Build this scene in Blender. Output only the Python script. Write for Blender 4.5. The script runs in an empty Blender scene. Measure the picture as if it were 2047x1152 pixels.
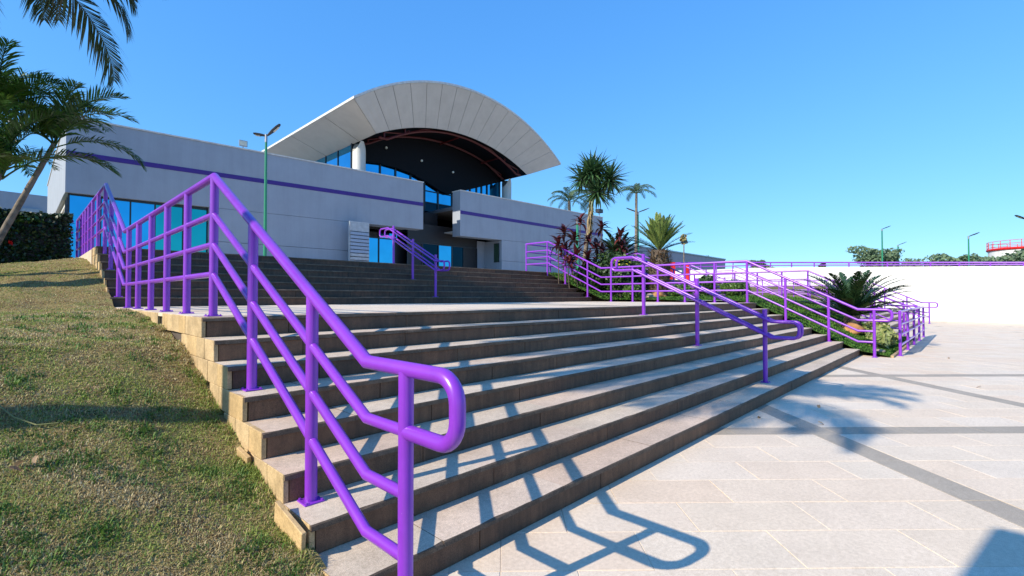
import bpy, bmesh, math, random
import numpy as np
from mathutils import Vector, Matrix, Euler
random.seed(7); RNG = np.random.default_rng(11)
C = bpy.context.scene.collection
S = bpy.context.scene
PI = math.pi

# ------------------------------------------------------------------ camera, sky, sun, exposure
cam = bpy.data.objects.new('camera', bpy.data.cameras.new('camera')); C.objects.link(cam)
cam.data.sensor_width = 36; cam.data.lens = 954.19/2047*36
cam.data.clip_start = 0.05; cam.data.clip_end = 2000
cam.location = (-1.0125, -2.0289, 1.4417)
cam.rotation_euler = (math.radians(90+1.075), 0, -0.8026)
S.camera = cam

SUN_TO = Vector((-1.65, 0.27, 1.13)).normalized()
elev = math.asin(SUN_TO.z); azim = math.atan2(SUN_TO.x, SUN_TO.y)
w = bpy.data.worlds.new('World'); S.world = w; w.use_nodes = True
nt = w.node_tree; nt.nodes.clear()
sky = nt.nodes.new('ShaderNodeTexSky'); sky.sky_type = 'NISHITA'; sky.sun_disc = False
sky.sun_elevation = elev; sky.sun_rotation = azim; sky.altitude = 200
sky.air_density = 1.0; sky.dust_density = 0.3; sky.ozone_density = 3.0
bg = nt.nodes.new('ShaderNodeBackground'); bg.inputs['Strength'].default_value = 0.15
out = nt.nodes.new('ShaderNodeOutputWorld')
# grade the physical sky to the saturated cyan blue of the photograph (per channel power and gain, everywhere alike)
sep = nt.nodes.new('ShaderNodeSeparateColor'); comb = nt.nodes.new('ShaderNodeCombineColor'); nt.links.new(sky.outputs[0], sep.inputs[0])
for ch, (g, k) in enumerate(((.80, .455), (.58, .80), (.34, 1.20))):
    a = nt.nodes.new('ShaderNodeMath'); a.operation = 'MULTIPLY'; a.inputs[1].default_value = .1845; nt.links.new(sep.outputs[ch], a.inputs[0])
    b = nt.nodes.new('ShaderNodeMath'); b.operation = 'POWER'; b.inputs[1].default_value = g; nt.links.new(a.outputs[0], b.inputs[0])
    d = nt.nodes.new('ShaderNodeMath'); d.operation = 'MULTIPLY'; d.inputs[1].default_value = k/(.15*1.35); nt.links.new(b.outputs[0], d.inputs[0])
    nt.links.new(d.outputs[0], comb.inputs[ch])
nt.links.new(comb.outputs[0], bg.inputs[0]); nt.links.new(bg.outputs[0], out.inputs[0])
sl = bpy.data.lights.new('sun', 'SUN'); sl.energy = 5.0; sl.angle = math.radians(0.5); sl.color = (1, .90, .74)
so = bpy.data.objects.new('sun', sl); C.objects.link(so)
so.rotation_euler = SUN_TO.to_track_quat('Z', 'Y').to_euler()
S.view_settings.view_transform = 'Standard'; S.view_settings.look = 'None'
S.view_settings.exposure = 0.43; S.view_settings.gamma = 1
S.view_settings.use_curve_mapping = False

# ------------------------------------------------------------------ materials
def new_mat(name):
    m = bpy.data.materials.new(name); m.use_nodes = True
    return m, m.node_tree, m.node_tree.nodes['Principled BSDF']
def node(t, typ, **kw):
    n = t.nodes.new(typ)
    for k, v in kw.items(): setattr(n, k, v)
    return n
def noise(t, scale, detail=4, rough=.6, coord='pos', vec=None):
    n = node(t, 'ShaderNodeTexNoise'); n.inputs['Scale'].default_value = scale
    n.inputs['Detail'].default_value = detail; n.inputs['Roughness'].default_value = rough
    if vec is None:
        g = node(t, 'ShaderNodeNewGeometry'); vec = g.outputs['Position']
    t.links.new(vec, n.inputs['Vector'])
    return n
def ramp(t, fac, stops):
    r = node(t, 'ShaderNodeValToRGB'); cr = r.color_ramp
    while len(cr.elements) < len(stops): cr.elements.new(.5)
    for e, (p, c) in zip(cr.elements, stops): e.position = p; e.color = (*c, 1) if len(c) == 3 else c
    t.links.new(fac, r.inputs[0]); return r
def mix(t, a, b, fac, mode='MIX'):
    m = node(t, 'ShaderNodeMix', data_type='RGBA', blend_type=mode)
    for s, v in ((m.inputs[6], a), (m.inputs[7], b), (m.inputs[0], fac)):
        if hasattr(v, 'is_output'): t.links.new(v, s)
        else: s.default_value = (*v, 1) if isinstance(v, tuple) else v
    return m.outputs[2]
def bump(t, p, h, strength=.3, dist=.01):
    b = node(t, 'ShaderNodeBump'); b.inputs['Strength'].default_value = strength; b.inputs['Distance'].default_value = dist
    t.links.new(h, b.inputs['Height']); t.links.new(b.outputs[0], p.inputs['Normal'])
def simple(name, col, rough=.6, metal=0, nscale=6, amt=.12, bmp=0, spec=None, drips=0):
    m, t, p = new_mat(name)
    n = noise(t, nscale, 5)
    dark = tuple(c*(1-amt*1.6) for c in col); light = tuple(min(1, c*(1+amt)) for c in col)
    r = ramp(t, n.outputs[0], [(.3, dark), (.7, light)])
    c = r.outputs[0]
    if drips:
        g = node(t, 'ShaderNodeNewGeometry'); mp = node(t, 'ShaderNodeMapping'); mp.inputs['Scale'].default_value = (3.2, 3.2, .22); t.links.new(g.outputs['Position'], mp.inputs[0])
        nd = noise(t, 1.0, 6, .7, vec=mp.outputs[0]); rd = ramp(t, nd.outputs[0], [(.34, (1-drips, 1-drips, 1-drips*1.1)), (.56, (1, 1, 1))])
        c = mix(t, c, rd.outputs[0], 1.0, 'MULTIPLY')
    t.links.new(c, p.inputs['Base Color'])
    p.inputs['Roughness'].default_value = rough; p.inputs['Metallic'].default_value = metal
    if spec is not None: p.inputs['Specular IOR Level'].default_value = spec
    if bmp:
        n2 = noise(t, nscale*12, 3); bump(t, p, n2.outputs[0], bmp)
    return m
def island_or_object(t):
    g = node(t, 'ShaderNodeNewGeometry'); o = node(t, 'ShaderNodeObjectInfo')
    a = node(t, 'ShaderNodeMath', operation='ADD'); t.links.new(g.outputs['Random Per Island'], a.inputs[0]); t.links.new(o.outputs['Random'], a.inputs[1])
    f = node(t, 'ShaderNodeMath', operation='FRACT'); t.links.new(a.outputs[0], f.inputs[0]); return f.outputs[0]
def granite(name, cols, speck=.25, rough=.7, stain=.25, stainc=(.5, .5, .5), spscale=260, stscale=2.2, streak=0):
    m, t, p = new_mat(name)
    f = island_or_object(t)
    k = len(cols); r = ramp(t, f, [(i/(k-1), c) for i, c in enumerate(cols)])
    n = noise(t, spscale, 2, .5)
    sp = ramp(t, n.outputs[0], [(.35, (1-speck,)*3), (.62, (1+speck*.35,)*3)])
    c = mix(t, r.outputs[0], sp.outputs[0], 1.0, 'MULTIPLY')
    s = noise(t, stscale, 6, .65); sr = ramp(t, s.outputs[0], [(.38, stainc), (.62, (1, 1, 1))])
    c = mix(t, c, sr.outputs[0], stain, 'MULTIPLY')
    s2 = noise(t, stscale*9, 5, .7); sr2 = ramp(t, s2.outputs[0], [(.30, (.62, .6, .58)), (.5, (1, 1, 1))])
    c = mix(t, c, sr2.outputs[0], stain*.8, 'MULTIPLY')
    n4 = noise(t, 38, 3, .6); sp4 = ramp(t, n4.outputs[0], [(.35, (.90, .89, .87)), (.65, (1.05, 1.05, 1.05))])
    c = mix(t, c, sp4.outputs[0], 1.0, 'MULTIPLY')
    if streak:
        g = node(t, 'ShaderNodeNewGeometry'); mp = node(t, 'ShaderNodeMapping'); mp.inputs['Scale'].default_value = (9, 3, .9); t.links.new(g.outputs['Position'], mp.inputs[0])
        n5 = noise(t, 1.0, 5, .75, vec=mp.outputs[0]); st = ramp(t, n5.outputs[0], [(.70, (0, 0, 0)), (.76, (1, 1, 1))])
        c = mix(t, c, (.42, .40, .37), mix(t, (0., 0., 0.), st.outputs[0], streak))
        n6 = noise(t, 1.6, 4, .7, vec=mp.outputs[0]); s6 = ramp(t, n6.outputs[0], [(.38, (.55, .55, .56)), (.6, (1, 1, 1))])
        c = mix(t, c, s6.outputs[0], .8, 'MULTIPLY')
    t.links.new(c, p.inputs['Base Color']); p.inputs['Roughness'].default_value = rough
    bump(t, p, n.outputs[0], .25, .002)
    return m
def leafmat(name, cols, rough=.45, trans=.25):
    m, t, p = new_mat(name)
    f = island_or_object(t)
    k = len(cols); r = ramp(t, f, [(i/(k-1), c) for i, c in enumerate(cols)])
    n = noise(t, 5, 3); v = ramp(t, n.outputs[0], [(.3, (.72,)*3), (.7, (1.15,)*3)])
    c = mix(t, r.outputs[0], v.outputs[0], 1.0, 'MULTIPLY')
    t.links.new(c, p.inputs['Base Color']); p.inputs['Roughness'].default_value = rough
    tr = node(t, 'ShaderNodeBsdfTranslucent'); t.links.new(c, tr.inputs[0])
    ms = node(t, 'ShaderNodeMixShader'); ms.inputs[0].default_value = trans
    o = t.nodes['Material Output']
    t.links.new(p.outputs[0], ms.inputs[1]); t.links.new(tr.outputs[0], ms.inputs[2]); t.links.new(ms.outputs[0], o.inputs[0])
    return m

M = {}
def paint_mat(name, col, rough=.32):
    m, t, p = new_mat(name)
    n = noise(t, 3.0, 5, .7); n2 = noise(t, 46, 4, .7)
    r = ramp(t, n.outputs[0], [(.3, tuple(c*.86 for c in col)), (.7, tuple(c*1.08 for c in col))])
    chips = ramp(t, n2.outputs[0], [(.745, (0, 0, 0)), (.77, (1, 1, 1))])
    c = mix(t, r.outputs[0], (.45, .34, .62), chips.outputs[0])
    t.links.new(c, p.inputs['Base Color']); p.inputs['Roughness'].default_value = rough
    bump(t, p, n2.outputs[0], .06, .003)
    p.inputs['Coat Weight'].default_value = .25; p.inputs['Coat Roughness'].default_value = .25
    return m
M['purple'] = paint_mat('purple_paint', (.22, .034, .485))
M['green_paint'] = paint_mat('green_paint', (.02, .22, .11), .35)
M['slab'] = granite('plaza_granite', [(.735, .60, .455), (.75, .635, .50), (.74, .58, .43), (.76, .65, .525), (.75, .60, .45), (.745, .635, .51)], .2, .75, .16)
M['band'] = granite('grey_band_granite', [(.40, .34, .265), (.44, .375, .295), (.415, .35, .275)], .3, .7, .25)
M['tread'] = granite('tread_granite', [(.65, .525, .395), (.69, .57, .445), (.67, .50, .375), (.70, .59, .475)], .3, .75, .38)
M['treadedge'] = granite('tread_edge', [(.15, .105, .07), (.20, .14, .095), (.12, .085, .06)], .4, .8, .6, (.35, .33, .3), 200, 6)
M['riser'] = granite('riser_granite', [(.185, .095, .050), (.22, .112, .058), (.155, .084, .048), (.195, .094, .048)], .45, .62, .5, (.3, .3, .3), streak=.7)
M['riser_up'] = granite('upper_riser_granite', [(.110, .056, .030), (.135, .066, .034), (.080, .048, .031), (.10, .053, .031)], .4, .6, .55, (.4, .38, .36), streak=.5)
M['sidetile'] = granite('tan_side_tile', [(.58, .40, .19), (.64, .46, .24), (.54, .39, .21), (.62, .45, .25)], .18, .8, .55, (.42, .4, .36), 150, 5)
M['joint'] = simple('joint_mortar', (.55, .45, .34), .9)
M['core'] = simple('stair_core', (.09, .07, .055), .9)
M['wallwhite'] = simple('facade_paint', (.305, .34, .40), .75, 0, 1.2, .04, .04, drips=.07)
M['whitewall'] = simple('white_boundary_wall', (.72, .72, .71), .8, 0, .8, .05, .05, drips=.22)
M['stripe'] = simple('purple_stripe', (.045, .010, .20), .5)
M['soffit'] = simple('soffit_panel', (.50, .48, .45), .55, 0, 1.5, .05)
M['seam'] = simple('soffit_seam', (.10, .10, .11), .7)
M['roofedge'] = simple('roof_edge', (.62, .60, .57), .5)
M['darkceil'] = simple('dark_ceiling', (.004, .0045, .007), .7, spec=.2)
M['truss'] = simple('red_truss', (.085, .006, .006), .5)
M['mull'] = simple('dark_mullion', (.012, .016, .025), .4)
M['mauve'] = simple('mauve_wall', (.52, .40, .41), .85, 0, 1, .05)
M['column'] = simple('column_paint', (.66, .65, .62), .6, 0, 2, .03)
M['steel'] = simple('grey_metal', (.35, .36, .38), .4, .6)
M['lampdark'] = simple('lamp_housing', (.03, .035, .045), .4)
M['lens'] = simple('lamp_lens', (.65, .62, .5), .2)
M['red'] = simple('red_plastic', (.62, .012, .010), .4)
M['redrail'] = simple('red_rail', (.6, .06, .06), .5)
M['yellowp'] = simple('yellow_paint', (.75, .5, .08), .5)
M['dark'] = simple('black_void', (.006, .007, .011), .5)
M['doorbrown'] = simple('dark_door', (.02, .02, .025), .4)
M['poster'] = simple('green_poster', (.03, .075, .05), .35, 0, 25, .5)
M['totem'] = simple('totem_face', (.36, .40, .44), .5)
M['totemblue'] = simple('totem_strip', (.27, .35, .48), .45, 0, 30, .2)
M['soil'] = simple('soil', (.16, .10, .06), .95, 0, 8, .3, .4)
M['farground'] = simple('far_ground', (.12, .12, .07), .95, 0, .3, .3)
def glass(name, tint, rough=.015):
    m, t, p = new_mat(name)
    n = noise(t, .9, 2); r = ramp(t, n.outputs[0], [(.3, tuple(c*.9 for c in tint)), (.7, tuple(c*1.08 for c in tint))])
    t.links.new(r.outputs[0], p.inputs['Base Color']); p.inputs['Metallic'].default_value = 1
    p.inputs['Roughness'].default_value = rough
    return m
M['glass'] = glass('blue_mirror_glass', (.04, .36, .62))
M['glass2'] = glass('teal_mirror_glass', (.02, .36, .36))
M['glassdark'] = glass('dark_mirror_glass', (.006, .022, .035), .03)
M['bark'] = simple('palm_bark', (.19, .155, .12), .9, 0, 9, .35, .5)
M['barkdark'] = simple('dark_bark', (.10, .075, .055), .9, 0, 14, .4, .6)
M['rock'] = simple('rock', (.34, .27, .20), .9, 0, 4, .3, .5)
M['orange_rock'] = simple('orange_stone', (.40, .20, .08), .9, 0, 5, .3, .5)
M['areca'] = leafmat('areca_leaf', [(.035, .10, .012), (.06, .16, .02), (.025, .07, .012), (.10, .17, .025)], .38, .3)
M['queen'] = leafmat('queen_palm_leaf', [(.035, .075, .035), (.055, .095, .045), (.03, .06, .03), (.10, .10, .05)], .35, .2)
M['farpalm'] = leafmat('far_palm_leaf', [(.07, .14, .06), (.11, .18, .07), (.055, .11, .06), (.17, .22, .06)], .5, .25)
M['cycad'] = leafmat('cycad_leaf', [(.012, .038, .014), (.022, .06, .018), (.04, .085, .025), (.016, .045, .016)], .38, .12)
M['cycadlight'] = leafmat('young_cycad_leaf', [(.24, .32, .07), (.30, .38, .10), (.17, .26, .06), (.12, .20, .06)], .45, .3)
M['yucca'] = leafmat('yucca_leaf', [(.03, .085, .032), (.05, .125, .045), (.08, .16, .055), (.028, .065, .03)], .4, .15)
M['yuccadry'] = leafmat('dry_yucca_leaf', [(.34, .24, .11), (.42, .31, .16), (.26, .25, .09), (.20, .22, .07)], .7, .2)
M['ti'] = leafmat('ti_leaf', [(.075, .014, .018), (.12, .02, .022), (.045, .016, .02), (.17, .035, .025)], .38, .15)
M['hedge'] = leafmat('hedge_leaf', [(.008, .025, .008), (.015, .04, .01), (.03, .07, .012), (.01, .03, .01)], .45, .1)
M['shrub'] = leafmat('shrub_leaf', [(.02, .05, .015), (.035, .08, .02), (.06, .12, .03), (.025, .055, .02)], .5, .2)
M['shrublight'] = leafmat('light_shrub_leaf', [(.06, .14, .02), (.09, .19, .03), (.13, .22, .045), (.05, .11, .02)], .5, .25)
M['varieg'] = leafmat('variegated_leaf', [(.30, .36, .10), (.42, .44, .17), (.16, .26, .06), (.5, .5, .25)], .5, .3)
M['fartree'] = leafmat('far_tree_leaf', [(.17, .26, .15), (.21, .30, .16), (.13, .22, .14), (.27, .32, .18)], .8, .35)  # distance haze is put into these paler leaf colours
M['yellowfl'] = leafmat('yellow_flower', [(.75, .6, .03), (.8, .65, .06)], .6, .2)
M['whitefl'] = leafmat('white_flower', [(.75, .72, .62), (.8, .78, .7)], .6, .3)
M['dryleaf'] = leafmat('dry_leaf', [(.32, .17, .08), (.42, .26, .14), (.5, .36, .22)], .8, .2)
def grassmat(name, green, tan, bias=.5):
    m, t, p = new_mat(name)
    f = island_or_object(t)
    n = noise(t, 3.2, 6, .7); n2 = noise(t, .9, 3)
    a = node(t, 'ShaderNodeMath', operation='ADD'); t.links.new(n.outputs[0], a.inputs[0]); t.links.new(n2.outputs[0], a.inputs[1])
    s = node(t, 'ShaderNodeMath', operation='MULTIPLY_ADD'); s.inputs[1].default_value = .35; s.inputs[2].default_value = 0; t.links.new(f, s.inputs[0])
    a2 = node(t, 'ShaderNodeMath', operation='ADD'); t.links.new(a.outputs[0], a2.inputs[0]); t.links.new(s.outputs[0], a2.inputs[1])
    g = ramp(t, f, [(i/(len(green)-1), c) for i, c in enumerate(green)])
    d = ramp(t, f, [(i/(len(tan)-1), c) for i, c in enumerate(tan)])
    sel = ramp(t, a2.outputs[0], [(0, (0, 0, 0)), (1, (1, 1, 1))])
    mm = node(t, 'ShaderNodeMapRange'); mm.inputs[1].default_value = 1.30-bias*.2; mm.inputs[2].default_value = 1.38-bias*.2
    t.links.new(a2.outputs[0], mm.inputs[0])
    c = mix(t, d.outputs[0], g.outputs[0], mm.outputs[0])
    t.links.new(c, p.inputs['Base Color']); p.inputs['Roughness'].default_value = .7
    p.inputs['Specular IOR Level'].default_value = .25
    tr = node(t, 'ShaderNodeBsdfTranslucent'); t.links.new(c, tr.inputs[0])
    ms = node(t, 'ShaderNodeMixShader'); ms.inputs[0].default_value = .25
    t.links.new(p.outputs[0], ms.inputs[1]); t.links.new(tr.outputs[0], ms.inputs[2]); t.links.new(ms.outputs[0], t.nodes['Material Output'].inputs[0])
    return m
M['grass'] = grassmat('dry_grass', [(.15, .23, .04), (.24, .32, .065), (.34, .40, .11)], [(.42, .32, .14), (.54, .44, .22), (.27, .18, .09), (.68, .58, .35), (.40, .37, .13)], .47)
M['lawn'] = grassmat('green_lawn', [(.05, .13, .018), (.08, .19, .03), (.11, .24, .04)], [(.09, .16, .03), (.17, .18, .06)], 1.6)
def turfmat(name, a, b, c):
    m, t, p = new_mat(name)
    n = noise(t, 5, 8, .7); n2 = noise(t, 60, 4, .7)
    r = ramp(t, n.outputs[0], [(.35, a), (.5, b), (.65, c)])
    r2 = ramp(t, n2.outputs[0], [(.3, (.55,)*3), (.7, (1.25,)*3)])
    t.links.new(mix(t, r.outputs[0], r2.outputs[0], 1.0, 'MULTIPLY'), p.inputs['Base Color'])
    p.inputs['Roughness'].default_value = .95; p.inputs['Specular IOR Level'].default_value = .1
    bump(t, p, n2.outputs[0], .8, .03); return m
M['turf'] = turfmat('turf', (.20, .135, .065), (.33, .255, .115), (.24, .25, .085))
M['turfgreen'] = turfmat('turf_green', (.05, .10, .02), (.07, .14, .025), (.10, .13, .04))

# ------------------------------------------------------------------ mesh helpers
class MB:
    def __init__(s): s.v = []; s.f = []
    def add(s, vs, fs):
        o = len(s.v); s.v += [tuple(v) for v in vs]; s.f += [tuple(i+o for i in f) for f in fs]; return s
    def box(s, a, b, rot=None):
        (x0, y0, z0), (x1, y1, z1) = a, b
        vs = [(x0, y0, z0), (x1, y0, z0), (x1, y1, z0), (x0, y1, z0), (x0, y0, z1), (x1, y0, z1), (x1, y1, z1), (x0, y1, z1)]
        if rot is not None: vs = [tuple(rot @ Vector(v)) for v in vs]
        return s.add(vs, [(0, 3, 2, 1), (4, 5, 6, 7), (0, 1, 5, 4), (1, 2, 6, 5), (2, 3, 7, 6), (3, 0, 4, 7)])
    def tube(s, pts, r, n=10, cap=True):
        P = [Vector(p) for p in pts]; N = len(P)
        rr = r if isinstance(r, (list, tuple)) else [r]*N
        T = []
        for i in range(N):
            a = (P[i]-P[i-1]).normalized() if i > 0 else None
            b = (P[i+1]-P[i]).normalized() if i < N-1 else None
            t = a if b is None else b if a is None else (a+b).normalized()
            T.append((t, a or b))
        up = Vector((0, 0, 1)) if abs(T[0][0].z) < .9 else Vector((1, 0, 0))
        u = T[0][0].cross(up).normalized(); o = len(s.v)
        for i in range(N):
            t, seg = T[i]
            u = (u - t*u.dot(t)).normalized(); v = t.cross(u)
            # mitre: stretch along bend
            k = 1.0/max(.6, t.dot(seg))
            bend = (seg - t*seg.dot(t))
            bd = bend.normalized() if bend.length > 1e-5 else None
            for j in range(n):
                a = 2*PI*j/n; d = u*math.cos(a)+v*math.sin(a)
                if bd is not None: d = d + bd*(d.dot(bd)*(k-1))
                s.v.append(tuple(P[i]+d*rr[i]))
        for i in range(N-1):
            for j in range(n):
                a = o+i*n+j; b = o+i*n+(j+1) % n
                s.f.append((a, b, b+n, a+n))
        if cap:
            s.f.append(tuple(o+j for j in range(n))[::-1]); s.f.append(tuple(o+(N-1)*n+j for j in range(n)))
        return s
    def mesh(s, name):
        me = bpy.data.meshes.new(name); me.from_pydata(s.v, [], s.f); me.update(); return me
    def build(s, name, mat, parent=None, smooth=False, kind=None, **kw):
        me = s.mesh(name); return obj(name, me, mat, parent, smooth, kind, **kw)
def obj(name, me, mat, parent=None, smooth=False, kind=None, loc=None, rot=None, scale=None):
    o = bpy.data.objects.new(name, me); C.objects.link(o)
    if mat is not None and not me.materials: me.materials.append(M[mat] if isinstance(mat, str) else mat)
    if smooth:
        me.polygons.foreach_set('use_smooth', [True]*len(me.polygons))
        if smooth == 'auto': me.set_sharp_from_angle(angle=math.radians(40))
    if parent: o.parent = parent
    if kind: o['kind'] = kind
    if loc is not None: o.location = loc
    if rot is not None: o.rotation_euler = rot
    if scale is not None: o.scale = scale if hasattr(scale, '__len__') else (scale,)*3
    return o
def thing(name, label, cat, loc=(0, 0, 0), rz=0, group=None):
    o = bpy.data.objects.new(name, None); C.objects.link(o); o.empty_display_size = .2
    o.location = loc; o.rotation_euler = (0, 0, rz); o['label'] = label; o['category'] = cat
    if group: o['group'] = group
    return o
def tag(o, label, cat, group=None):
    o['label'] = label; o['category'] = cat
    if group: o['group'] = group
    return o
def bevel_mesh(me, w=.005, seg=1):
    bm = bmesh.new(); bm.from_mesh(me)
    bmesh.ops.bevel(bm, geom=list(bm.edges), offset=w, segments=seg, affect='EDGES', profile=.5)
    bm.to_mesh(me); bm.free(); return me
def arc(c, r, a0, a1, n, fn):
    return [fn(c, r, a0+(a1-a0)*i/n) for i in range(n+1)]

T = .3358; R = .16; W = 13.3; YU = 7.795; ZL = 1.28; ZU = 2.40

# ------------------------------------------------------------------ ground and plaza
MB().box((-900, -900, -.6), (1400, 1400, -.06)).build('ground', 'farground', kind='structure')
MB().box((-14, -45, -.055), (37.2, 12, -.0035)).build('plaza', 'joint', kind='structure')
plaza_pavement = bpy.data.objects.new('plaza_paving', None); C.objects.link(plaza_pavement); plaza_pavement['kind'] = 'structure'
def P45(p, q): # p along (1,1)/sqrt2, q along (1,-1)/sqrt2
    s = 1/math.sqrt(2); return ((p+q)*s, (p-q)*s)
BW = .27; CELL = 5.0/math.sqrt(2); P0 = 4.2/math.sqrt(2); Q0 = 5.8/math.sqrt(2)
slabs = []; bands = []
GAP = .0016
def quadslab(p0, p1, q0, q1):
    return [P45(p0+GAP, q0+GAP), P45(p0+GAP, q1-GAP), P45(p1-GAP, q1-GAP), P45(p1-GAP, q0+GAP)]
inner = CELL-BW
for i in range(-14, 14):
    for j in range(-12, 16):
        p = P0+i*CELL+BW/2; q = Q0+j*CELL+BW/2
        nr, nc = 8, 4
        for a in range(nr):
            off = .5 if a % 2 else 0
            cols = [0]+[c+off for c in range(1-int(off > 0), nc)]+[nc]
            cols = sorted(set(cols))
            for c0, c1 in zip(cols[:-1], cols[1:]):
                if c1-c0 < .05: continue
                slabs.append((p+a*inner/nr, p+(a+1)*inner/nr, q+c0*inner/nc, q+c1*inner/nc))
        for a in range(4):
            (bands if i in (0, 1) else slabs).append((p-BW, p, q+a*inner/4, q+(a+1)*inner/4))
            (bands if j in (0, 1) and i < 2 else slabs).append((p+a*inner/4, p+(a+1)*inner/4, q-BW, q))
        bands.append((p-BW, p, q-BW, q))
def inside(c):
    x, y = c
    return -13 < x < 36.6 and -44 < y < .6 and not (x < -.3 and y > .2)
def seen(x, y):
    dx, dy = x+1.0125, y+2.0289
    f = dx*.719+dy*.695; r = dx*.695-dy*.719
    return f > 1.9 and abs(r) < f*1.12 and y < .1, f
slab_cache = {}
def slab_object(rect, mat, name, parent, zt, frame45=True):
    p0, p1, q0, q1 = rect
    key = (round(p1-p0, 3), round(q1-q0, 3), mat)
    if key not in slab_cache:
        a, b = (p1-p0)/2-GAP, (q1-q0)/2-GAP
        e = .0025
        vs = [(-a, -b, -.012), (a, -b, -.012), (a, b, -.012), (-a, b, -.012), (-a, -b, -e), (a, -b, -e), (a, b, -e), (-a, b, -e),
              (-a+e, -b+e, 0), (a-e, -b+e, 0), (a-e, b-e, 0), (-a+e, b-e, 0)]
        fs = [(8, 9, 10, 11)]+[(i, (i+1) % 4, (i+1) % 4+4, i+4) for i in range(4)]+[(i+4, (i+1) % 4+4, (i+1) % 4+8, i+8) for i in range(4)]
        me = bpy.data.meshes.new(name); me.from_pydata(vs, [], fs); me.update(); slab_cache[key] = me
    cx, cy = P45((p0+p1)/2, (q0+q1)/2)
    o = obj(name, slab_cache[key], mat, parent)
    o.location = (cx, cy, zt+random.uniform(-.0012, .0012)); o.rotation_euler = (random.uniform(-.0012, .0012), random.uniform(-.0012, .0012), PI/4)
    o.scale = (1, -1, 1) if False else (1, 1, 1)
    return o
def place(lst, mat, name, limit):
    near, rest = [], MB()
    for rct in lst:
        c = P45((rct[0]+rct[1])/2, (rct[2]+rct[3])/2)
        if not inside(c): continue
        s, f = seen(*c)
        near.append((f if s else 1e3+f, rct))
    near.sort(key=lambda t: t[0])
    for k, (f, rct) in enumerate(near):
        if k < limit and f < 1e3: slab_object(rct, mat, name, plaza_pavement, 0)
        else:
            q = quadslab(*rct); z = random.uniform(-.001, .001)
            rest.add([(x, y, z) for x, y in q]+[(x, y, -.012) for x, y in q], [(0, 3, 2, 1), (0, 1, 5, 4), (1, 2, 6, 5), (2, 3, 7, 6), (3, 0, 4, 7)])
    rest.build(name+('_field'), mat, plaza_pavement, kind='stuff')
place(slabs, 'slab', 'paving_slab', 290)
place(bands, 'band', 'band_slab', 90)

# ------------------------------------------------------------------ grass bank at the left
PY = [-60, -.6, 0, .32, .68, 1.04, 1.77, 2.17, 2.82, 4.15, 5.08, 7.0, 7.57, 8.23, 9.37, 11.28, 13.1, 16, 90]
PZ = [.02, .02, .08, .19, .28, .40, .62, .78, .99, 1.15, 1.24, 1.27, 1.32, 1.56, 1.93, 2.24, 2.35, 2.37, 2.4]
def gz(x, y):
    z = float(np.interp(y, PY, PZ)); ax = max(0, -x)
    z -= min(1, max(0, (y-4)/8))*.17*min(ax, 5) if y < 30 else 0
    if 0 < y < 5: z += .10*math.sin(min(ax, 1.2)/1.2*PI/2)*math.sin(y/5*PI)
    z += .018*math.sin(x*5.1+y*2.3)*math.sin(y*3.7-x*1.9)+.012*math.sin(x*11+y*9)
    return z
def hfield(name, xs, ys, fn, mat, skirt=None):
    vs = [(x, y, fn(x, y)) for y in ys for x in xs]; n = len(xs)
    fs = [(j*n+i, j*n+i+1, (j+1)*n+i+1, (j+1)*n+i) for j in range(len(ys)-1) for i in range(n-1)]
    me = bpy.data.meshes.new(name); me.from_pydata(vs, [], fs); me.update()
    o = obj(name, me, mat, smooth=True); o['kind'] = 'structure'; return o
xs = list(-np.geomspace(1, 60, 46)[::-1]*1.0-1.0)+list(np.linspace(-1.95, .02, 50))
ys = sorted(set(list(np.linspace(-.55, 16, 220))+list(np.linspace(16.5, 80, 20))+list(np.linspace(-20, -.6, 10))))
hfield('grass_bank', xs, [y for y in ys if y >= -.6], gz, 'turf')

def blades(name, n, pos_fn, z_fn, mat, hmin, hmax, wid, lay=.6, kind='stuff', label=None, cat=None):
    xy = pos_fn(n); n = len(xy)
    z = np.array([z_fn(a, b) for a, b in xy])
    ang = RNG.uniform(0, 2*PI, n); h = RNG.uniform(hmin, hmax, n)*(.6+.8*RNG.random(n)**2)
    lean = RNG.uniform(.15, 1, n)*lay*1.5
    d = np.stack([np.cos(ang), np.sin(ang)], 1); s = np.stack([-d[:, 1], d[:, 0]], 1)
    dist = np.hypot(xy[:, 0]+1.01, xy[:, 1]+2.03); wv = wid*(.6+.4*np.maximum(1, dist/2.2))
    base = np.concatenate([xy, z[:, None]-.004], 1)
    s3 = np.concatenate([s*wv[:, None]*.5, np.zeros((n, 1))], 1)
    m1 = base+np.concatenate([d*(h*np.sin(lean)*.45)[:, None], (h*np.cos(lean*.6)*.6)[:, None]], 1)
    tip = base+np.concatenate([d*(h*np.sin(lean))[:, None], (h*np.cos(lean)*.95)[:, None]], 1)
    V = np.stack([base-s3, base+s3, m1+s3*.8, m1-s3*.8, tip], 1).reshape(-1, 3)
    me = bpy.data.meshes.new(name)
    me.vertices.add(len(V)); me.vertices.foreach_set('co', V.ravel().astype(np.float32))
    k = np.arange(n)*5
    loops = np.stack([k, k+1, k+2, k+3, k+3, k+2, k+4], 1).ravel()
    me.loops.add(len(loops)); me.loops.foreach_set('vertex_index', loops.astype(np.int32))
    st = np.stack([np.arange(n)*7, np.arange(n)*7+4], 1).ravel()
    me.polygons.add(2*n); me.polygons.foreach_set('loop_start', st.astype(np.int32))
    me.polygons.foreach_set('loop_total', np.tile([4, 3], n).astype(np.int32))
    me.update(calc_edges=True); me.validate()
    o = obj(name, me, mat); o['kind'] = kind
    if label: o['label'] = label; o['category'] = cat
    return o
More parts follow.
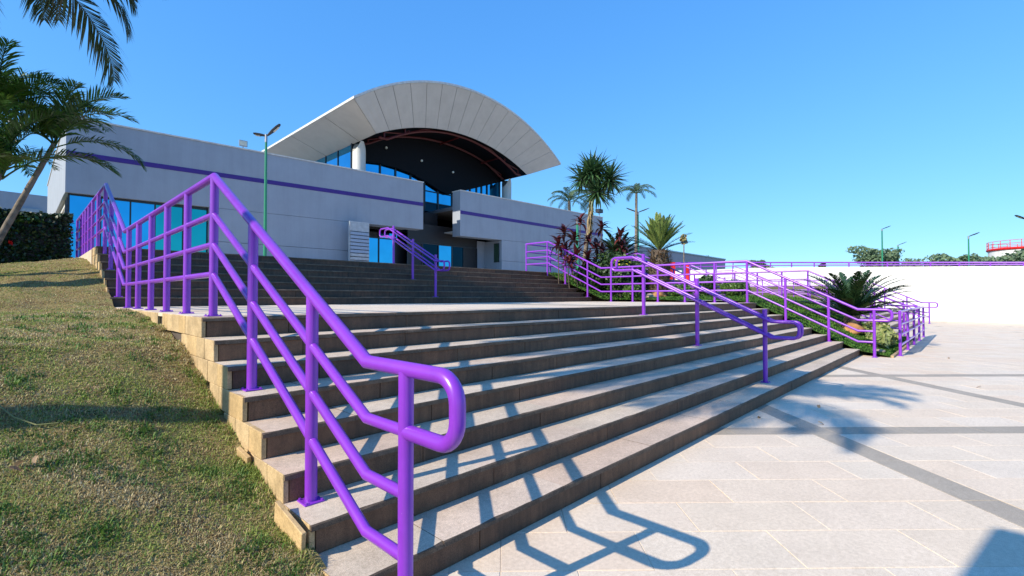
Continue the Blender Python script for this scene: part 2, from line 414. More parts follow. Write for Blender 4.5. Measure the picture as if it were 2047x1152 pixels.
def bank_pos(n):
    # density falls with distance; only the strip the place shows
    f = np.exp(RNG.uniform(math.log(1.7), math.log(17), n*2))
    lat = RNG.uniform(-1.2, -.30, n*2)
    x = -1.0125+f*.719+f*lat*.695; y = -2.0289+f*.695-f*lat*.719
    ok = (x < -.045) & (y > -.3) & (y < 15)
    return np.stack([x[ok], y[ok]], 1)[:n]
blades('grass_blades', 260000, bank_pos, gz, 'grass', .010, .028, .0042, 1.15, label='short patchy half dry grass on the bank left of the steps', cat='grass')
def edge_pos(n):
    y = RNG.uniform(.1, 6.5, n*2); x = -.012-.07*RNG.random(n*2)**1.5; k = np.sin(y*7)+np.sin(y*17+1)+RNG.normal(0, .5, n*2) > -.2
    return np.stack([x[k], y[k]], 1)[:n]
blades('grass_edge', 9000, edge_pos, lambda x, y: gz(-.06, y), 'grass', .02, .05, .0045, .9, label='ragged longer grass growing against the side tiles of the steps', cat='grass')
def tuft_pos(n):
    c = bank_pos(900); c = c[(np.hypot(c[:, 0]+1, c[:, 1]+2) < 8)&(np.sin(c[:, 0]*4.3+1)*np.sin(c[:, 1]*3.1)+.6*np.sin(c[:, 1]*9+c[:, 0]*7) > -.15)]
    k = RNG.integers(0, len(c), n); rr = RNG.normal(0, .028, (n, 2)); p = c[k]+rr
    return p[p[:, 0] < -.05]
M['tuft'] = leafmat('green_tuft', [(.06, .14, .02), (.10, .20, .03), (.14, .25, .05)], .6, .3)
blades('grass_tufts', 11000, tuft_pos, gz, 'tuft', .02, .05, .0055, .9, label='greener coarse tufts standing out of the dry bank grass', cat='grass')

# ------------------------------------------------------------------ stairs
TR = random.Random(77)
def tread_mesh(L, depth, th=.032, mat='tread'):
    n = 8; m = MB(); vs = []
    for i in range(n+1):
        x = -L/2+.0015+(L-.003)*i/n; c = TR.uniform(0, .004) if TR.random() < .8 else TR.uniform(.006, .013)
        if i in (0, n): c += .002
        vs += [(x, 0, -th), (x, TR.uniform(0, .002), -.006-c*.5), (x, .004+c, -TR.uniform(0, .0012)), (x, depth, 0), (x, depth, -th)]
    fs = []; top = []
    for i in range(n):
        for k in range(5):
            a, b = i*5+k, i*5+(k+1) % 5; fs.append((a, a+5, b+5, b)); top.append(k == 2)
    fs.append((0, 1, 2, 3, 4)); top.append(False); fs.append(tuple(n*5+k for k in (4, 3, 2, 1, 0))); top.append(False)
    me = bpy.data.meshes.new('tread_slab'); me.from_pydata(vs, [], fs); me.update()
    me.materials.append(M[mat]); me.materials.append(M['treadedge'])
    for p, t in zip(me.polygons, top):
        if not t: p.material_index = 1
    return me
def stairs(root, x0, x1, y0, z0, n, seed, separate=True, riser='riser', last_depth=.34, side=True, ground=None):
    rnd = random.Random(seed)
    core = MB()
    for k in range(1, n+1):
        ya = y0+(k-1)*T+.032; zt = z0+k*R-.0325
        core.box((x0+.028, ya, z0+(k-1)*R-(.032 if k > 1 else 0.0)), (x1-.003, y0+n*T+.25, zt))
    core.build('stair_core', 'core', root)
    tcache = {}
    tm = MB(); rm = MB()
    for k in range(1, n+1):
        ya = y0+(k-1)*T; zt = z0+k*R; dep = (T+.03) if k < n else last_depth
        x = x0; edges = [x0]
        L = 1.22; x = x0+rnd.uniform(.35, L)
        while x < x1-.3: edges.append(x); x += L+rnd.choice([0, 0, 0, .18, -.2])
        edges.append(x1)
        for a, b in zip(edges[:-1], edges[1:]):
            if separate:
                me = tread_mesh(b-a, dep); c = (a+b)/2
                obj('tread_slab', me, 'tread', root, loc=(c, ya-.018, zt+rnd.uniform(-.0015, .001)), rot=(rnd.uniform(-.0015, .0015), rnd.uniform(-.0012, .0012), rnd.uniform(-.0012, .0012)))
            else: tm.box((a+.002, ya-.018, zt-.032), (b-.002, ya-.018+dep, zt))
        x = x0+rnd.uniform(.5, 1.5); edges = [x0+.03]
        while x < x1-.3: edges.append(x); x += rnd.choice([1.22, 1.22, 1.4, 1.0])
        edges.append(x1-.002)
        for a, b in zip(edges[:-1], edges[1:]):
            if separate:
                yj = rnd.uniform(-.0015, .0015)
                me = MB().box((a+.0018, ya+yj, z0+(k-1)*R+.001), (b-.0018, ya+.03+yj, zt-.0335)).mesh('riser_slab'); bevel_mesh(me, .0025)
                obj('riser_slab', me, riser, root)
            else: rm.box((a+.002, ya, z0+(k-1)*R+.001), (b-.002, ya+.03, zt-.0335))
    if not separate:
        tm.build('tread_slabs', 'tread', root, kind='stuff'); rm.build('riser_slabs', riser, root, kind='stuff')
    if side:
        for k in range(1, n+1):
            ya = y0+(k-1)*T; y = ya-.003; first = True
            while y < y0+n*T+(3.2 if k == n and z0 < 1 else .3):
                L = rnd.choice([.24, .26, .29, .22])
                gmid = (ground or gz)(-.05, y+L/2)
                if gmid > z0+k*R-.02: break
                if not first and rnd.random() < .06: y += L; continue
                tilt = rnd.uniform(-.012, .012) if not first else 0
                me = MB().box((0, .002, -R*.5+.0015), (.03, L-.002, R*.5-.0015)).mesh('side_tile'); bevel_mesh(me, .003)
                obj('side_tile', me, 'sidetile', root, loc=(x0-.004+rnd.uniform(-.003, .002), y, z0+(k-.5)*R+(0 if k > 0 else 0)), rot=(tilt, rnd.uniform(-.01, .01), rnd.uniform(-.01, .01)))
                y += L; first = False
                if y > ya+T*3.2 and k < n: break
def bedz(x, y):
    z = float(np.interp(y, [-.7, -.5, 0, 2.5, 3.0, 7.4, 10, 12], [-.01, .04, .12, 1.30, 1.34, 1.36, 2.38, 2.42]))
    e = min(1, max(0, x-13.4)/1.2, max(0, 20-x)/1.2)
    return z+.10*e*math.sin(max(0, min(1, (y+.5)/8))*PI)+.015*math.sin(x*4)*math.sin(y*3)
low = thing('granite_staircase', 'wide lower flight of eight granite steps in the foreground', 'staircase', group='granite stair flights')
stairs(low, 0, 13.38, 0, 0, 8, 3)
upf = thing('granite_staircase', 'upper flight of seven dark granite steps below the building entrance', 'staircase', group='granite stair flights')
stairs(upf, 0, 13.25, YU, ZL, 7, 5, riser='riser_up')
def shift_g(x, y): return -9
low2 = thing('granite_staircase', 'far lower granite flight to the right behind the spreading cycad', 'staircase', group='granite stair flights')
stairs(low2, 20, 33.2, 0, 0, 8, 8, separate=False, ground=lambda x, y: bedz(20, y))
upf2 = thing('granite_staircase', 'far upper granite flight seen through the rails beyond the garden bed', 'staircase', group='granite stair flights')
stairs(upf2, 20, 33.2, YU, ZL, 7, 9, separate=False, riser='riser_up', side=False)

ft = MB().box((-.012, -.15, -.085), (.012, .15, .085)).mesh('side_tile'); bevel_mesh(ft, .003)
obj('side_tile', ft, 'sidetile', low, loc=(-.048, .46, .265), rot=(.26, -.08, .05))
ft2 = MB().box((-.012, -.07, -.05), (.012, .07, .05)).mesh('side_tile'); bevel_mesh(ft2, .003)
obj('side_tile', ft2, 'sidetile', low, loc=(-.035, 1.20, .45), rot=(.3, -.2, .1))
# landing and terrace
def landing(x0, x1, sep):
    root = bpy.data.objects.new('landing', None); C.objects.link(root); root['kind'] = 'structure'
    y0 = 7*T+.33-.02; y1 = YU+.02
    MB().box((x0+.03, y0-.05, -.05), (x1-.003, YU+.2, ZL-.035)).build('landing_core', 'core', root)
    nx = 15; ny = 6; m = MB()
    for j in range(ny):
        for i in range(nx):
            a = x0+(x1-x0)*i/nx; b = x0+(x1-x0)*(i+1)/nx; c = y0+(y1-y0)*j/ny; d = y0+(y1-y0)*(j+1)/ny
            mt = 'band' if i == 7 else 'slab'
            mm = MB().box((a+.002, c+.002, ZL-.034), (b-.002, d-.002, ZL+random.uniform(-.001, .001)))
            if sep: mm.build('landing_slab', mt, root)
            else: m.add(mm.v, mm.f)
    if not sep: m.build('landing_slabs', 'slab', root, kind='stuff')
landing(0, 13.38, True); landing(20, 33.2, False)
MB().box((-.02, YU+7*T+.29-.03, -.05), (36.9, 60, ZU-.02)).build('terrace', 'joint', kind='structure')
ts = MB()
for i in range(30):
    for j in range(11):
        a, b = i*1.22, (i+1)*1.22; c = YU+7*T+.27+j*1.0; d = c+1.0
        ts.box((a+.003, c+.003, ZU-.019), (b-.003, d-.003, ZU+.001))
ts.build('terrace_paving', 'slab', kind='structure')

# ------------------------------------------------------------------ garden beds
hfield('garden_bed', list(np.linspace(13.385, 20.0, 50)), list(np.linspace(-.62, 12, 110)), bedz, 'turfgreen')
MB().box((13.40, -.66, -.03), (20.3, -.60, .05)).build('bed_kerb', 'sidetile', kind='structure')
def bed_pos(n):
    x = RNG.uniform(13.42, 19.9, n); y = -.55+12*RNG.random(n)**1.4; return np.stack([x, y], 1)
blades('lawn_blades', 90000, bed_pos, bedz, 'lawn', .03, .07, .006, .7, label='green lawn growing on the sloping garden bed', cat='grass')

# ------------------------------------------------------------------ handrails
RT, RM, RP = .0315, .0255, .0325
def round_path(pts, rad):
    out = [Vector(pts[0])]
    for i in range(1, len(pts)-1):
        p, a, b = Vector(pts[i]), Vector(pts[i-1]), Vector(pts[i+1]); r = rad[i]
        if r <= 0: out.append(p); continue
        d0 = (a-p).normalized(); d1 = (b-p).normalized(); ang = d0.angle(d1)
        l = r/math.tan(ang/2); c = p+(d0+d1).normalized()*(r/math.sin(ang/2))
        s0 = p+d0*l-c; s1 = p+d1*l-c; th = s0.angle(s1); n = 7
        for k in range(n+1):
            t = k/n; out.append(c+(s0*math.sin((1-t)*th)+s1*math.sin(t*th))/math.sin(th))
    out.append(Vector(pts[-1])); return out
def post(root, x, y, z0, z1, plate=True, r=RP, welds=()):
    P_ = [(x, y, z0)]; Q_ = [r]
    for h in sorted(welds):
        for dz, k in ((-.033, 0), (-.029, .0018), (-.024, 0), (.024, 0), (.029, .0018), (.033, 0)):
            if z0 < h+dz < z1: P_.append((x, y, h+dz)); Q_.append(r+k)
    P_.append((x, y, z1)); Q_.append(r)
    p = MB().tube(P_, Q_, 16).build('post', 'purple', root, 'auto')
    if plate:
        me = MB().box((x-.055, y-.055, z0), (x+.055, y+.055, z0+.009)).mesh('base_plate'); bevel_mesh(me, .002)
        b = MB(); b.v = [v.co[:] for v in me.vertices]; b.f = [tuple(f.vertices) for f in me.polygons]
        for sx in (-1, 1):
            for sy in (-1, 1): b.tube([(x+sx*.043, y+sy*.043, z0+.009), (x+sx*.043, y+sy*.043, z0+.018)], .007, 6)
        o = b.build('base_plate', 'purple', p); o.matrix_parent_inverse = Matrix()
    return p
lv = [1.17, .85, .60, .35]
def side_rail(X, label, posts_extra, yend):
    root = thing('handrail', label, 'handrail', group='purple tubular handrails')
    ZC = ZL+lv[0]
    def zline(h, y):   # height of rail of level h (above the landing) along y
        return float(np.interp(y, [0, 2.53, 7.35, 9.75, 30], [h-.03-.0+0, ZL+h, ZL+h, ZU+h, ZU+h]))
    hb = [1.14, .88, .62, .36]
    top = [(X, yend, ZU+lv[0]), (X, 9.75, ZU+lv[0]), (X, 7.35, ZL+lv[0]), (X, 2.53, ZL+lv[0]), (X, 0, hb[0]), (X, -.655, hb[0]), (X, -.655, hb[1]), (X, -.32, hb[1])]
    MB().tube(round_path(top, [0, 0, 0, 0, 0, .10, .10, 0]), RT, 18).build('top_rail', 'purple', root, 'auto')
    for i in (1, 2, 3):
        pth = [(X, yend, ZU+lv[i]), (X, 9.75, ZU+lv[i]), (X, 7.35, ZL+lv[i]), (X, 2.53, ZL+lv[i]), (X, 0, hb[i]), (X, -.30, hb[i])]
        MB().tube(pth, RM, 14).build('middle_rail', 'purple', root, 'auto')
    def ztop(y): return float(np.interp(y, [-1, 0, 2.53, 7.35, 9.75, 40], [hb[0], hb[0], ZL+lv[0], ZL+lv[0], ZU+lv[0], ZU+lv[0]]))
    def zbase(y):
        if y < 0: return 0
        if y < 8*T-.1: return (int(y/T)+1)*R
        if y < YU: return ZL
        if y < YU+7*T: return ZL+(int((y-YU)/T)+1)*R
        return ZU
    for y in [-.32, .60, 1.57, 2.53, 3.43, 4.33, 5.22, 6.12, 6.95, 7.93, 8.93, 9.8]+posts_extra:
        post(root, X, y, zbase(y), ztop(y)-.01)
    return root
rl = side_rail(.12, 'purple tubular handrail in the foreground along the left edge of the steps', [10.95, 12.0, 12.8, 13.5, 14.1, 14.8, 15.95], 15.97)
rr = side_rail(13.2, 'purple handrail down the right edge of the main flights beside the garden bed', [10.9], 10.92)
r3 = side_rail(20.05, 'purple handrail behind the spreading cycad, left edge of the far flights', [10.9], 10.92)
r4 = side_rail(33.0, 'farthest purple handrail in front of the white boundary wall', [10.9], 10.92)
# return rail behind right rail, joins on
def xrail(x0, x1, y, z0, label, levels=lv, n=4, r=RM, start_post=True):
    root = thing('handrail', label, 'handrail', group='purple tubular handrails')
    for i, h in enumerate(levels):
        MB().tube([(x0, y, z0+h), (x1, y, z0+h)], RT if i == 0 else RM, 12).build('top_rail' if i == 0 else 'middle_rail', 'purple', root, 'auto')
    for k in range(n):
        x = x0+(x1-x0)*k/(n-1)
        if k or start_post: post(root, x, y, z0, z0+levels[0]-.01)
    return root
xrail(13.28, 16.2, 10.92, ZU, 'short purple rail turning right at the top of the steps by the red plants', n=3, start_post=False)
xrail(0.04, -16, 16.0, 2.38, 'purple rail running left behind the clipped hedge', n=9, start_post=False)
xrail(14.0, 21.6, -.73, 0, 'purple guard rail at the plaza end of the garden bed', [1.08, .76, .50, .25], 5)
def mid_rail(X, y0, z0, label):
    root = thing('handrail', label, 'handrail', group='purple tubular handrails')
    for s in (-1, 1):
        x = X+s*.085
        pts = [(x, 2.45, 1.97), (x, 2.84, 1.97), (x, 2.84, 2.18), (x, 2.45, 2.18), (x, .12, 1.07), (x, -.24, 1.07), (x, -.24, .84), (x, .12, .84), (x, 2.40, 1.93), (x, 2.50, 1.965)]
        pts = [(x, 1.5, 1.505+.0), (x, 2.40, 1.935), (x, 2.84, 1.935), (x, 2.84, 2.165), (x, 2.40, 2.165), (x, .12, 1.075), (x, -.24, 1.075), (x, -.24, .84), (x, .12, .84), (x, 1.5, 1.505)]
        pts = [(a, b+y0, c+z0) for a, b, c in pts]
        MB().tube(round_path(pts, [0, .02, .09, .09, .02, .02, .09, .09, .02, 0]), .0215, 12).build('rail_loop', 'purple', root, 'auto')
    for y, zb in ((2.23, 1.12), (1.26, .64), (.23, .16)):
        zt = float(np.interp(y, [.12, 2.40], [1.075, 2.165]))
        p = post(root, X, y+y0, zb+z0, zt+.13+z0)
        for h in (0, -.235):
            b = MB().tube([(X-.085, y+y0, zt+h+z0), (X+.085, y+y0, zt+h+z0)], .010, 8).build('bracket', 'purple', p)
    return root
mid_rail(6.8, 0, 0, 'dark purple double handrail in the middle of the lower steps')
mid_rail(6.5, 7.75, ZL, 'small double purple handrail in the middle of the upper flight')
mid_rail(26.5, 0, 0, 'double purple handrail in the middle of the far lower flight')
mid_rail(26.5, 7.75, ZL, 'double purple handrail in the middle of the far upper flight')

# ------------------------------------------------------------------ main building
B = thing('exhibition_hall', 'long low white hall with purple stripe and arched canopy over its entrance', 'building')
def wallbox(name, a, b, mat='wallwhite', parent=B, bev=.01, sub=None):
    me = MB().box(a, b).mesh(name)
    if bev: bevel_mesh(me, bev)
    return obj(name, me, mat, parent)
def skewbox(name, x0, x1, y0, y1, zb0, zb1, zt0, zt1, mat='wallwhite', parent=B):
    m = MB(); vs = [(x0, y0, zb0), (x1, y0, zb1), (x1, y1, zb1), (x0, y1, zb0), (x0, y0, zt0), (x1, y0, zt1), (x1, y1, zt1), (x0, y1, zt0)]
    m.add(vs, [(0, 3, 2, 1), (4, 5, 6, 7), (0, 1, 5, 4), (1, 2, 6, 5), (2, 3, 7, 6), (3, 0, 4, 7)])
    me = m.mesh(name); return obj(name, me, mat, parent)
F = 19.0
# left wing: upper band and lower panels with real open joints between
skewbox('wall', 0, 13.94, F, F+.68, 4.83, 5.04, 7.27, 7.53)
skewbox('parapet_cap', -.03, 13.96, F-.03, F+.72, 7.275, 7.535, 7.325, 7.585, 'roofedge')
skewbox('wall', 4.04, 10.76, F, F+.5, 3.60, 3.62, 4.879, 4.980); skewbox('wall', 4.04, 10.76, F, F+.5, 2.2, 2.2, 3.585, 3.605)
wallbox('wall', (0, F+.70, 4.86), (.5, 33, 7.27)); skewbox('parapet_cap', -.03, .53, F+.72, 33, 7.275, 7.275, 7.325, 7.325, 'roofedge')
wallbox('wall', (.25, F+2.2, 2.2), (.45, 33, 4.84)); wallbox('wall', (.12, F+.6, 4.70), (.5, 33, 4.84), 'roofedge')
wallbox('roof', (.5, F+.7, 6.5), (13.9, 36, 6.7), 'steel'); wallbox('roof', (16.5, F+.7, 6.5), (31, 36, 6.7), 'steel')
skewbox('stripe', .02, 13.93, F-.012, F+.01, 6.03, 6.28, 6.19, 6.47, 'stripe')
# right wing
skewbox('wall', 16.49, 31.1, F, F+.68, 4.94, 5.16, 7.52, 7.72)
skewbox('parapet_cap', 16.47, 31.13, F-.03, F+.72, 7.525, 7.725, 7.575, 7.775, 'roofedge')
skewbox('wall', 19.84, 31.1, F, F+.4, 3.70, 3.74, 4.978, 5.148); skewbox('wall', 19.84, 31.1, F, F+.4, 2.2, 2.2, 3.685, 3.725)
wallbox('wall', (30.7, F+.69, 2.2), (31.1, 34, 7.7)); skewbox('stripe', 16.5, 31.11, F-.012, F+.01, 6.20, 6.24, 6.40, 6.44, 'stripe')
wallbox('wall', (19.84, F+.42, 2.2), (20.1, 20.6, 4.97)); wallbox('wall', (19.10, 20.6, 2.2), (19.9, 20.8, 5.0)); wallbox('wall', (20.4, 20.6, 2.2), (21, 20.8, 5.0))
wallbox('door', (19.92, 20.58, 2.4), (20.38, 20.7, 4.62), 'doorbrown')
ps = wallbox('poster_frame', (19.80, 19.2, 3.62), (19.838, 19.68, 4.80), 'mull'); wallbox('poster', (19.795, 19.24, 3.66), (19.80, 19.64, 4.76), 'poster', ps)
# left window band: frame, mullions, panes
wf = thing  # noqa
win = MB(); win.box((.08, F+.16, 2.3), (4.08, F+.19, 2.36)); win.box((.08, F+.15, 4.78), (4.04, F+.24, 4.86)); win.build('window_frame', 'mull', B)
xm = [.10, .90, 1.69, 2.39, 3.24, 4.03]
for i, (a, b) in enumerate(zip(xm[:-1], xm[1:])):
    me = MB().box((a+.02, F+.20, 2.34), (b-.02, F+.215, 4.80)).mesh('pane'); o = obj('pane', me, 'glass' if i < 3 else 'glass2', B)
    o.rotation_euler = (0, 0, 0)
for x in xm: MB().box((x-.022, F+.17, 2.34), (x+.022, F+.235, 4.80)).build('mullion', 'mull', B)
MB().box((.10, F+.24, 2.34), (.12, F+2.1, 4.80)).build('pane', 'glass', B)
for y in (F+.9, F+1.6): MB().box((.085, y-.02, 2.34), (.13, y+.02, 4.80)).build('mullion', 'mull', B)
# entrance recess glazing (lower, y=21 left; y=23 centre)
YC = 23.0
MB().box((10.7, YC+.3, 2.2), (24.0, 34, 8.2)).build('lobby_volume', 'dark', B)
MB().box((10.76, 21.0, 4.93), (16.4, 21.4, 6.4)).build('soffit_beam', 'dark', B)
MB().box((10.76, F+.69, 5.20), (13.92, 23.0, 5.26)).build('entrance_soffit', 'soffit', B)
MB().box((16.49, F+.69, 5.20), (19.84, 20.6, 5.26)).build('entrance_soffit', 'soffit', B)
MB().box((10.0, F+.70, 5.27), (13.92, 23.0, 7.45)).build('unseen_sun_block', 'dark', B)  # unseen block added to keep the sun off the right wing's end
xs21 = [10.8, 11.75, 12.47, 13.55, 14.54, 15.0, 15.9]
def glazed(xl, y, z0, z1, mats, trans=None):
    for i, (a, b) in enumerate(zip(xl[:-1], xl[1:])):
        zs = [z0]+(trans or [])+[z1]
        for k, (c, d) in enumerate(zip(zs[:-1], zs[1:])):
            mt = mats[i][k] if isinstance(mats[i], (list, tuple)) else mats[i]
            if mt: MB().box((a+.03, y, c+.03), (b-.03, y+.015, d-.03)).build('pane', mt, B)
    for x in xl: MB().box((x-.03, y-.04, z0), (x+.03, y+.03, z1)).build('mullion', 'mull', B)
    for z in [z0]+(trans or [])+[z1]: MB().box((xl[0], y-.035, z-.03), (xl[-1], y+.025, z+.03)).build('transom', 'mull', B)
glazed([10.8, 12.47, 13.5, 14.54, 15.4], 21.0, 2.4, 5.1, [('glass', 'dark'), ('glass', 'glass'), ('dark', 'glass'), ('dark', 'glassdark')], [4.62])
glazed([13.95, 14.95, 16.08, 17.1, 18.0, 19.08], 20.5, 2.4, 4.5, ['dark', 'glassdark', 'glass', 'glassdark', 'dark'])
MB().box((13.95, 20.46, 4.54), (19.08, 20.56, 5.6)).build('dark_spandrel', 'dark', B)
MB().box((15.4, YC-.06, 4.86), (24, YC-.02, 7.44)).build('dark_spandrel', 'glassdark', B)
MB().box((15.38, 21.0, 2.4), (15.44, YC, 7.4)).build('dark_spandrel', 'dark', B)
# upper glazing behind the dark reflection panel
ux = [11.9, 12.61, 13.66, 14.7, 15.77, 16.82, 17.88, 19.04, 20.63, 21.23, 21.7, 22.23, 23.5]
for a, b in zip(ux[:-1], ux[1:]):
    zs = [7.5, 8.2, 10.0]
    for c, d in zip(zs[:-1], zs[1:]):
        MB().box((a+.03, YC-.06, c+.02), (b-.03, YC-.045, d-.02)).build('pane', 'glass', B)
for x in ux: MB().box((x-.05, YC-.12, 7.0), (x+.05, YC-.03, 10.1)).build('mullion', 'mull', B)
for z in (7.47, 8.2): MB().box((11.9, YC-.11, z-.03), (23.6, YC-.04, z+.03)).build('transom', 'mull', B)
# side glazing below the left eave
for y0_ in np.arange(23, 35.5, 1.6):
    MB().box((11.90, y0_+.03, 6.7), (11.915, y0_+1.57, 10.0)).build('pane', 'glass', B)
    MB().box((11.86, y0_-.03, 6.7), (11.93, y0_+.03, 10.0)).build('mullion', 'mull', B)
# --- canopy
CP = thing('arched_canopy', 'large grey barrel vault canopy with flared panelled soffit above the entrance', 'canopy')
CXc = 17.83; RO = 13.0
def zo(x, ex=0): # outer arc
    h = 2.65; return 13.50-RO+math.sqrt(RO*RO-(x-CXc)**2)
def zi(x):
    return 11.42-13.05+math.sqrt(13.05**2-(x-CXc)**2)
XO0, XO1, XI0, XI1 = 9.96, 25.7, 11.94, 23.72
YO, YI, YB = 19.0, 20.4, 36.0
NP = 15
def po(t): x = XO0+(XO1-XO0)*t; return (x, YO, zo(x))
def pi_(t): x = XI0+(XI1-XI0)*t; return (x, YI, zi(x))
for k in range(NP):
    m = MB(); t0, t1 = (k+.012)/NP, (k+1-.012)/NP; sub = 3
    for s in range(sub):
        a, b = t0+(t1-t0)*s/sub, t0+(t1-t0)*(s+1)/sub
        A, Bq, Cc, D = po(a), po(b), pi_(b), pi_(a)
        up = lambda v: (v[0], v[1]+.03, v[2]+.05)
        vs = [A, Bq, Cc, D, up(A), up(Bq), up(Cc), up(D)]
        m.add(vs, [(0, 3, 2, 1), (4, 5, 6, 7), (0, 1, 5, 4), (1, 2, 6, 5), (2, 3, 7, 6), (3, 0, 4, 7)])
    m.build('soffit_panel', 'soffit', CP)
m = MB(); NN = 60
for k in range(NN):
    a, b = k/NN, (k+1)/NN
    f = lambda v, dy, dz: (v[0], v[1]+dy, v[2]+dz)
    A, Bq, Cc, D = po(a), po(b), pi_(b), pi_(a)
    vs = [f(A, .04, .03), f(Bq, .04, .03), f(Cc, .02, .03), f(D, .02, .03)]
    m.add(vs, [(0, 3, 2, 1)])
m.build('soffit_backing', 'seam', CP)
# left and right side soffits (along y)
for sx, xo, xi in ((0, XO0, XI0), (1, XO1, XI1)):
    zO, zI = zo(xo), zi(xi)
    yb = [0, .12, .32, .62, 1.0]
    ys2 = [(YO, YI), (22.2, 22.2), (26.5, 26.2), (31, 31), (YB, YB)]
    for (a0, a1), (b0, b1) in zip(ys2[:-1], ys2[1:]):
        g = .025
        m = MB(); vs = [(xo, a0+g, zO), (xo, b0-g, zO), (xi, b1-g, zI), (xi, a1+g, zI)]
        vs += [(x, y, z+.05) for x, y, z in vs]
        m.add(vs, [(0, 3, 2, 1), (4, 5, 6, 7), (0, 1, 5, 4), (1, 2, 6, 5), (2, 3, 7, 6), (3, 0, 4, 7)])
        m.build('soffit_panel', 'soffit', CP)
    m = MB(); m.add([(xo, YO+.05, zO+.03), (xo, YB, zO+.03), (xi, YB, zI+.03), (xi, YI, zI+.03)], [(0, 1, 2, 3)]); m.build('soffit_backing', 'seam', CP)
# roof shell and rim
m = MB(); NN = 48
ring = [XO0-.03+(XO1-XO0+.06)*k/NN for k in range(NN+1)]
for (a, b) in zip(ring[:-1], ring[1:]):
    for (y0_, y1_) in ((YO-.03, YB),):
        def zz(x): return zo(min(max(x, XO0), XO1))
        vs = [(a, y0_, zz(a)+.02), (b, y0_, zz(b)+.02), (b, y1_, zz(b)+.02), (a, y1_, zz(a)+.02), (a, y0_, zz(a)+.14), (b, y0_, zz(b)+.14), (b, y1_, zz(b)+.14), (a, y1_, zz(a)+.14)]
        m.add(vs, [(0, 3, 2, 1), (4, 5, 6, 7), (0, 1, 5, 4), (2, 3, 7, 6)]+([(3, 0, 4, 7)] if a == ring[0] else [])+([(1, 2, 6, 5)] if b == ring[-1] else []))
m.build('roof_shell', 'roofedge', CP, smooth='auto')
# dark vaulted ceiling
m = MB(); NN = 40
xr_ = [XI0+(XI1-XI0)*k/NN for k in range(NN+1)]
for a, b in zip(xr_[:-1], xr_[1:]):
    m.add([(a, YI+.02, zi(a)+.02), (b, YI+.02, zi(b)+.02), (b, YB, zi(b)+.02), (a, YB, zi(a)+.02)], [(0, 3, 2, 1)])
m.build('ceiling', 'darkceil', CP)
# dark panel put in for the canopy's reflection, lower edge in two sagging curves
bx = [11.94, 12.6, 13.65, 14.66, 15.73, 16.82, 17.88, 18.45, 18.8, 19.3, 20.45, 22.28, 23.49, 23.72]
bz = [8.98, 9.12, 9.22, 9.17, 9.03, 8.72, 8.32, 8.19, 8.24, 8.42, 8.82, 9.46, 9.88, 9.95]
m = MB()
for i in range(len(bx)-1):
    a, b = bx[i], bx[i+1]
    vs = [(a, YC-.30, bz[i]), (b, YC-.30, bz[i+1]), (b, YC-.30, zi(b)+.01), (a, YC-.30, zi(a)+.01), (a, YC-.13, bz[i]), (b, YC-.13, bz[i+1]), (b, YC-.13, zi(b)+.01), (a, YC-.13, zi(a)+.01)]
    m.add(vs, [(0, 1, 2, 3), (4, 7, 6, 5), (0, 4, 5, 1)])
m.build('reflection_panel', 'darkceil', CP)
# trusses
def zt_(x): # lower chord
    return 11.58-9.8+math.sqrt(9.8**2-(x-CXc)**2) if abs(x-CXc) < 6 else 10
def truss(y, zoff, name='roof_truss'):
    m = MB(); X = list(np.linspace(12.3, 23.35, 25))
    lo = [(x, y, max(9.98, min(zi(x)-.05, zt_(x)+zoff-.1))) for x in X]
    m.tube(lo, .07, 6)
    nd = list(np.linspace(12.6, 23.1, 9))
    for i, x in enumerate(nd):
        zl = max(9.98, min(zi(x)-.05, zt_(x)+zoff-.1))
        m.tube([(x, y, zl), (x, y, zi(x))], .045, 5)
        if i+1 < len(nd):
            x2 = nd[i+1]; m.tube([(x, y, zl), (x2, y, zi(x2))] if i % 2 else [(x, y, zi(x)), (x2, y, max(9.98, min(zi(x2)-.05, zt_(x2)+zoff-.1)))], .04, 5)
    m.build(name, 'truss', CP)
truss(20.7, -.1); truss(22.4, .1)
for x in (14.2, 17.8, 21.4): MB().tube([(x, 20.7, zi(x)-.12), (x, 22.6, zi(x)-.12)], .05, 6).build('roof_truss', 'truss', CP)
for (x, z) in ((13.9, 10.2), (16.4, 9.95), (18.9, 9.7)):
    MB().tube([(x-.0, 22.60, z), (x, 22.68, z)], .07, 10).build('downlight', 'lens', CP)
for x in (12.0, 23.6):
    m = MB(); n = 28; r = .35; y = 22.3
    zt = []
    for j in range(n):
        a = 2*PI*j/n; X_, Y_ = x+r*math.cos(a), y+r*math.sin(a)
        zt.append((X_, Y_, 10.0-max(0, (Y_-y+r)*.0)-max(0, abs(X_-x)-.08)*2.2))
    m.add([(x+r*math.cos(2*PI*j/n), y+r*math.sin(2*PI*j/n), 6.6) for j in range(n)]+zt, [(j, (j+1) % n, (j+1) % n+n, j+n) for j in range(n)]+[tuple(range(n, 2*n))])
    m.build('column', 'column', CP, 'auto')
# totem
tt = thing('directory_totem', 'grey directory sign with horizontal strips standing against the left wing', 'sign')
me = MB().box((9.42, 18.3, 2.4), (10.40, 18.46, 4.90)).mesh('panel'); bevel_mesh(me, .012); obj('panel', me, 'totem', tt)
for k in range(10):
    z = 4.36-k*.165
    s = MB().box((9.46, 18.27, z-.062), (10.36, 18.299, z+.062)).build('strip', 'totemblue' if k < 6 else 'totem', tt)
for k in range(11):
    z = 4.36-k*.165+.0825
    MB().box((9.44, 18.285, z-.012), (10.38, 18.302, z+.012)).build('groove', 'mull', tt)
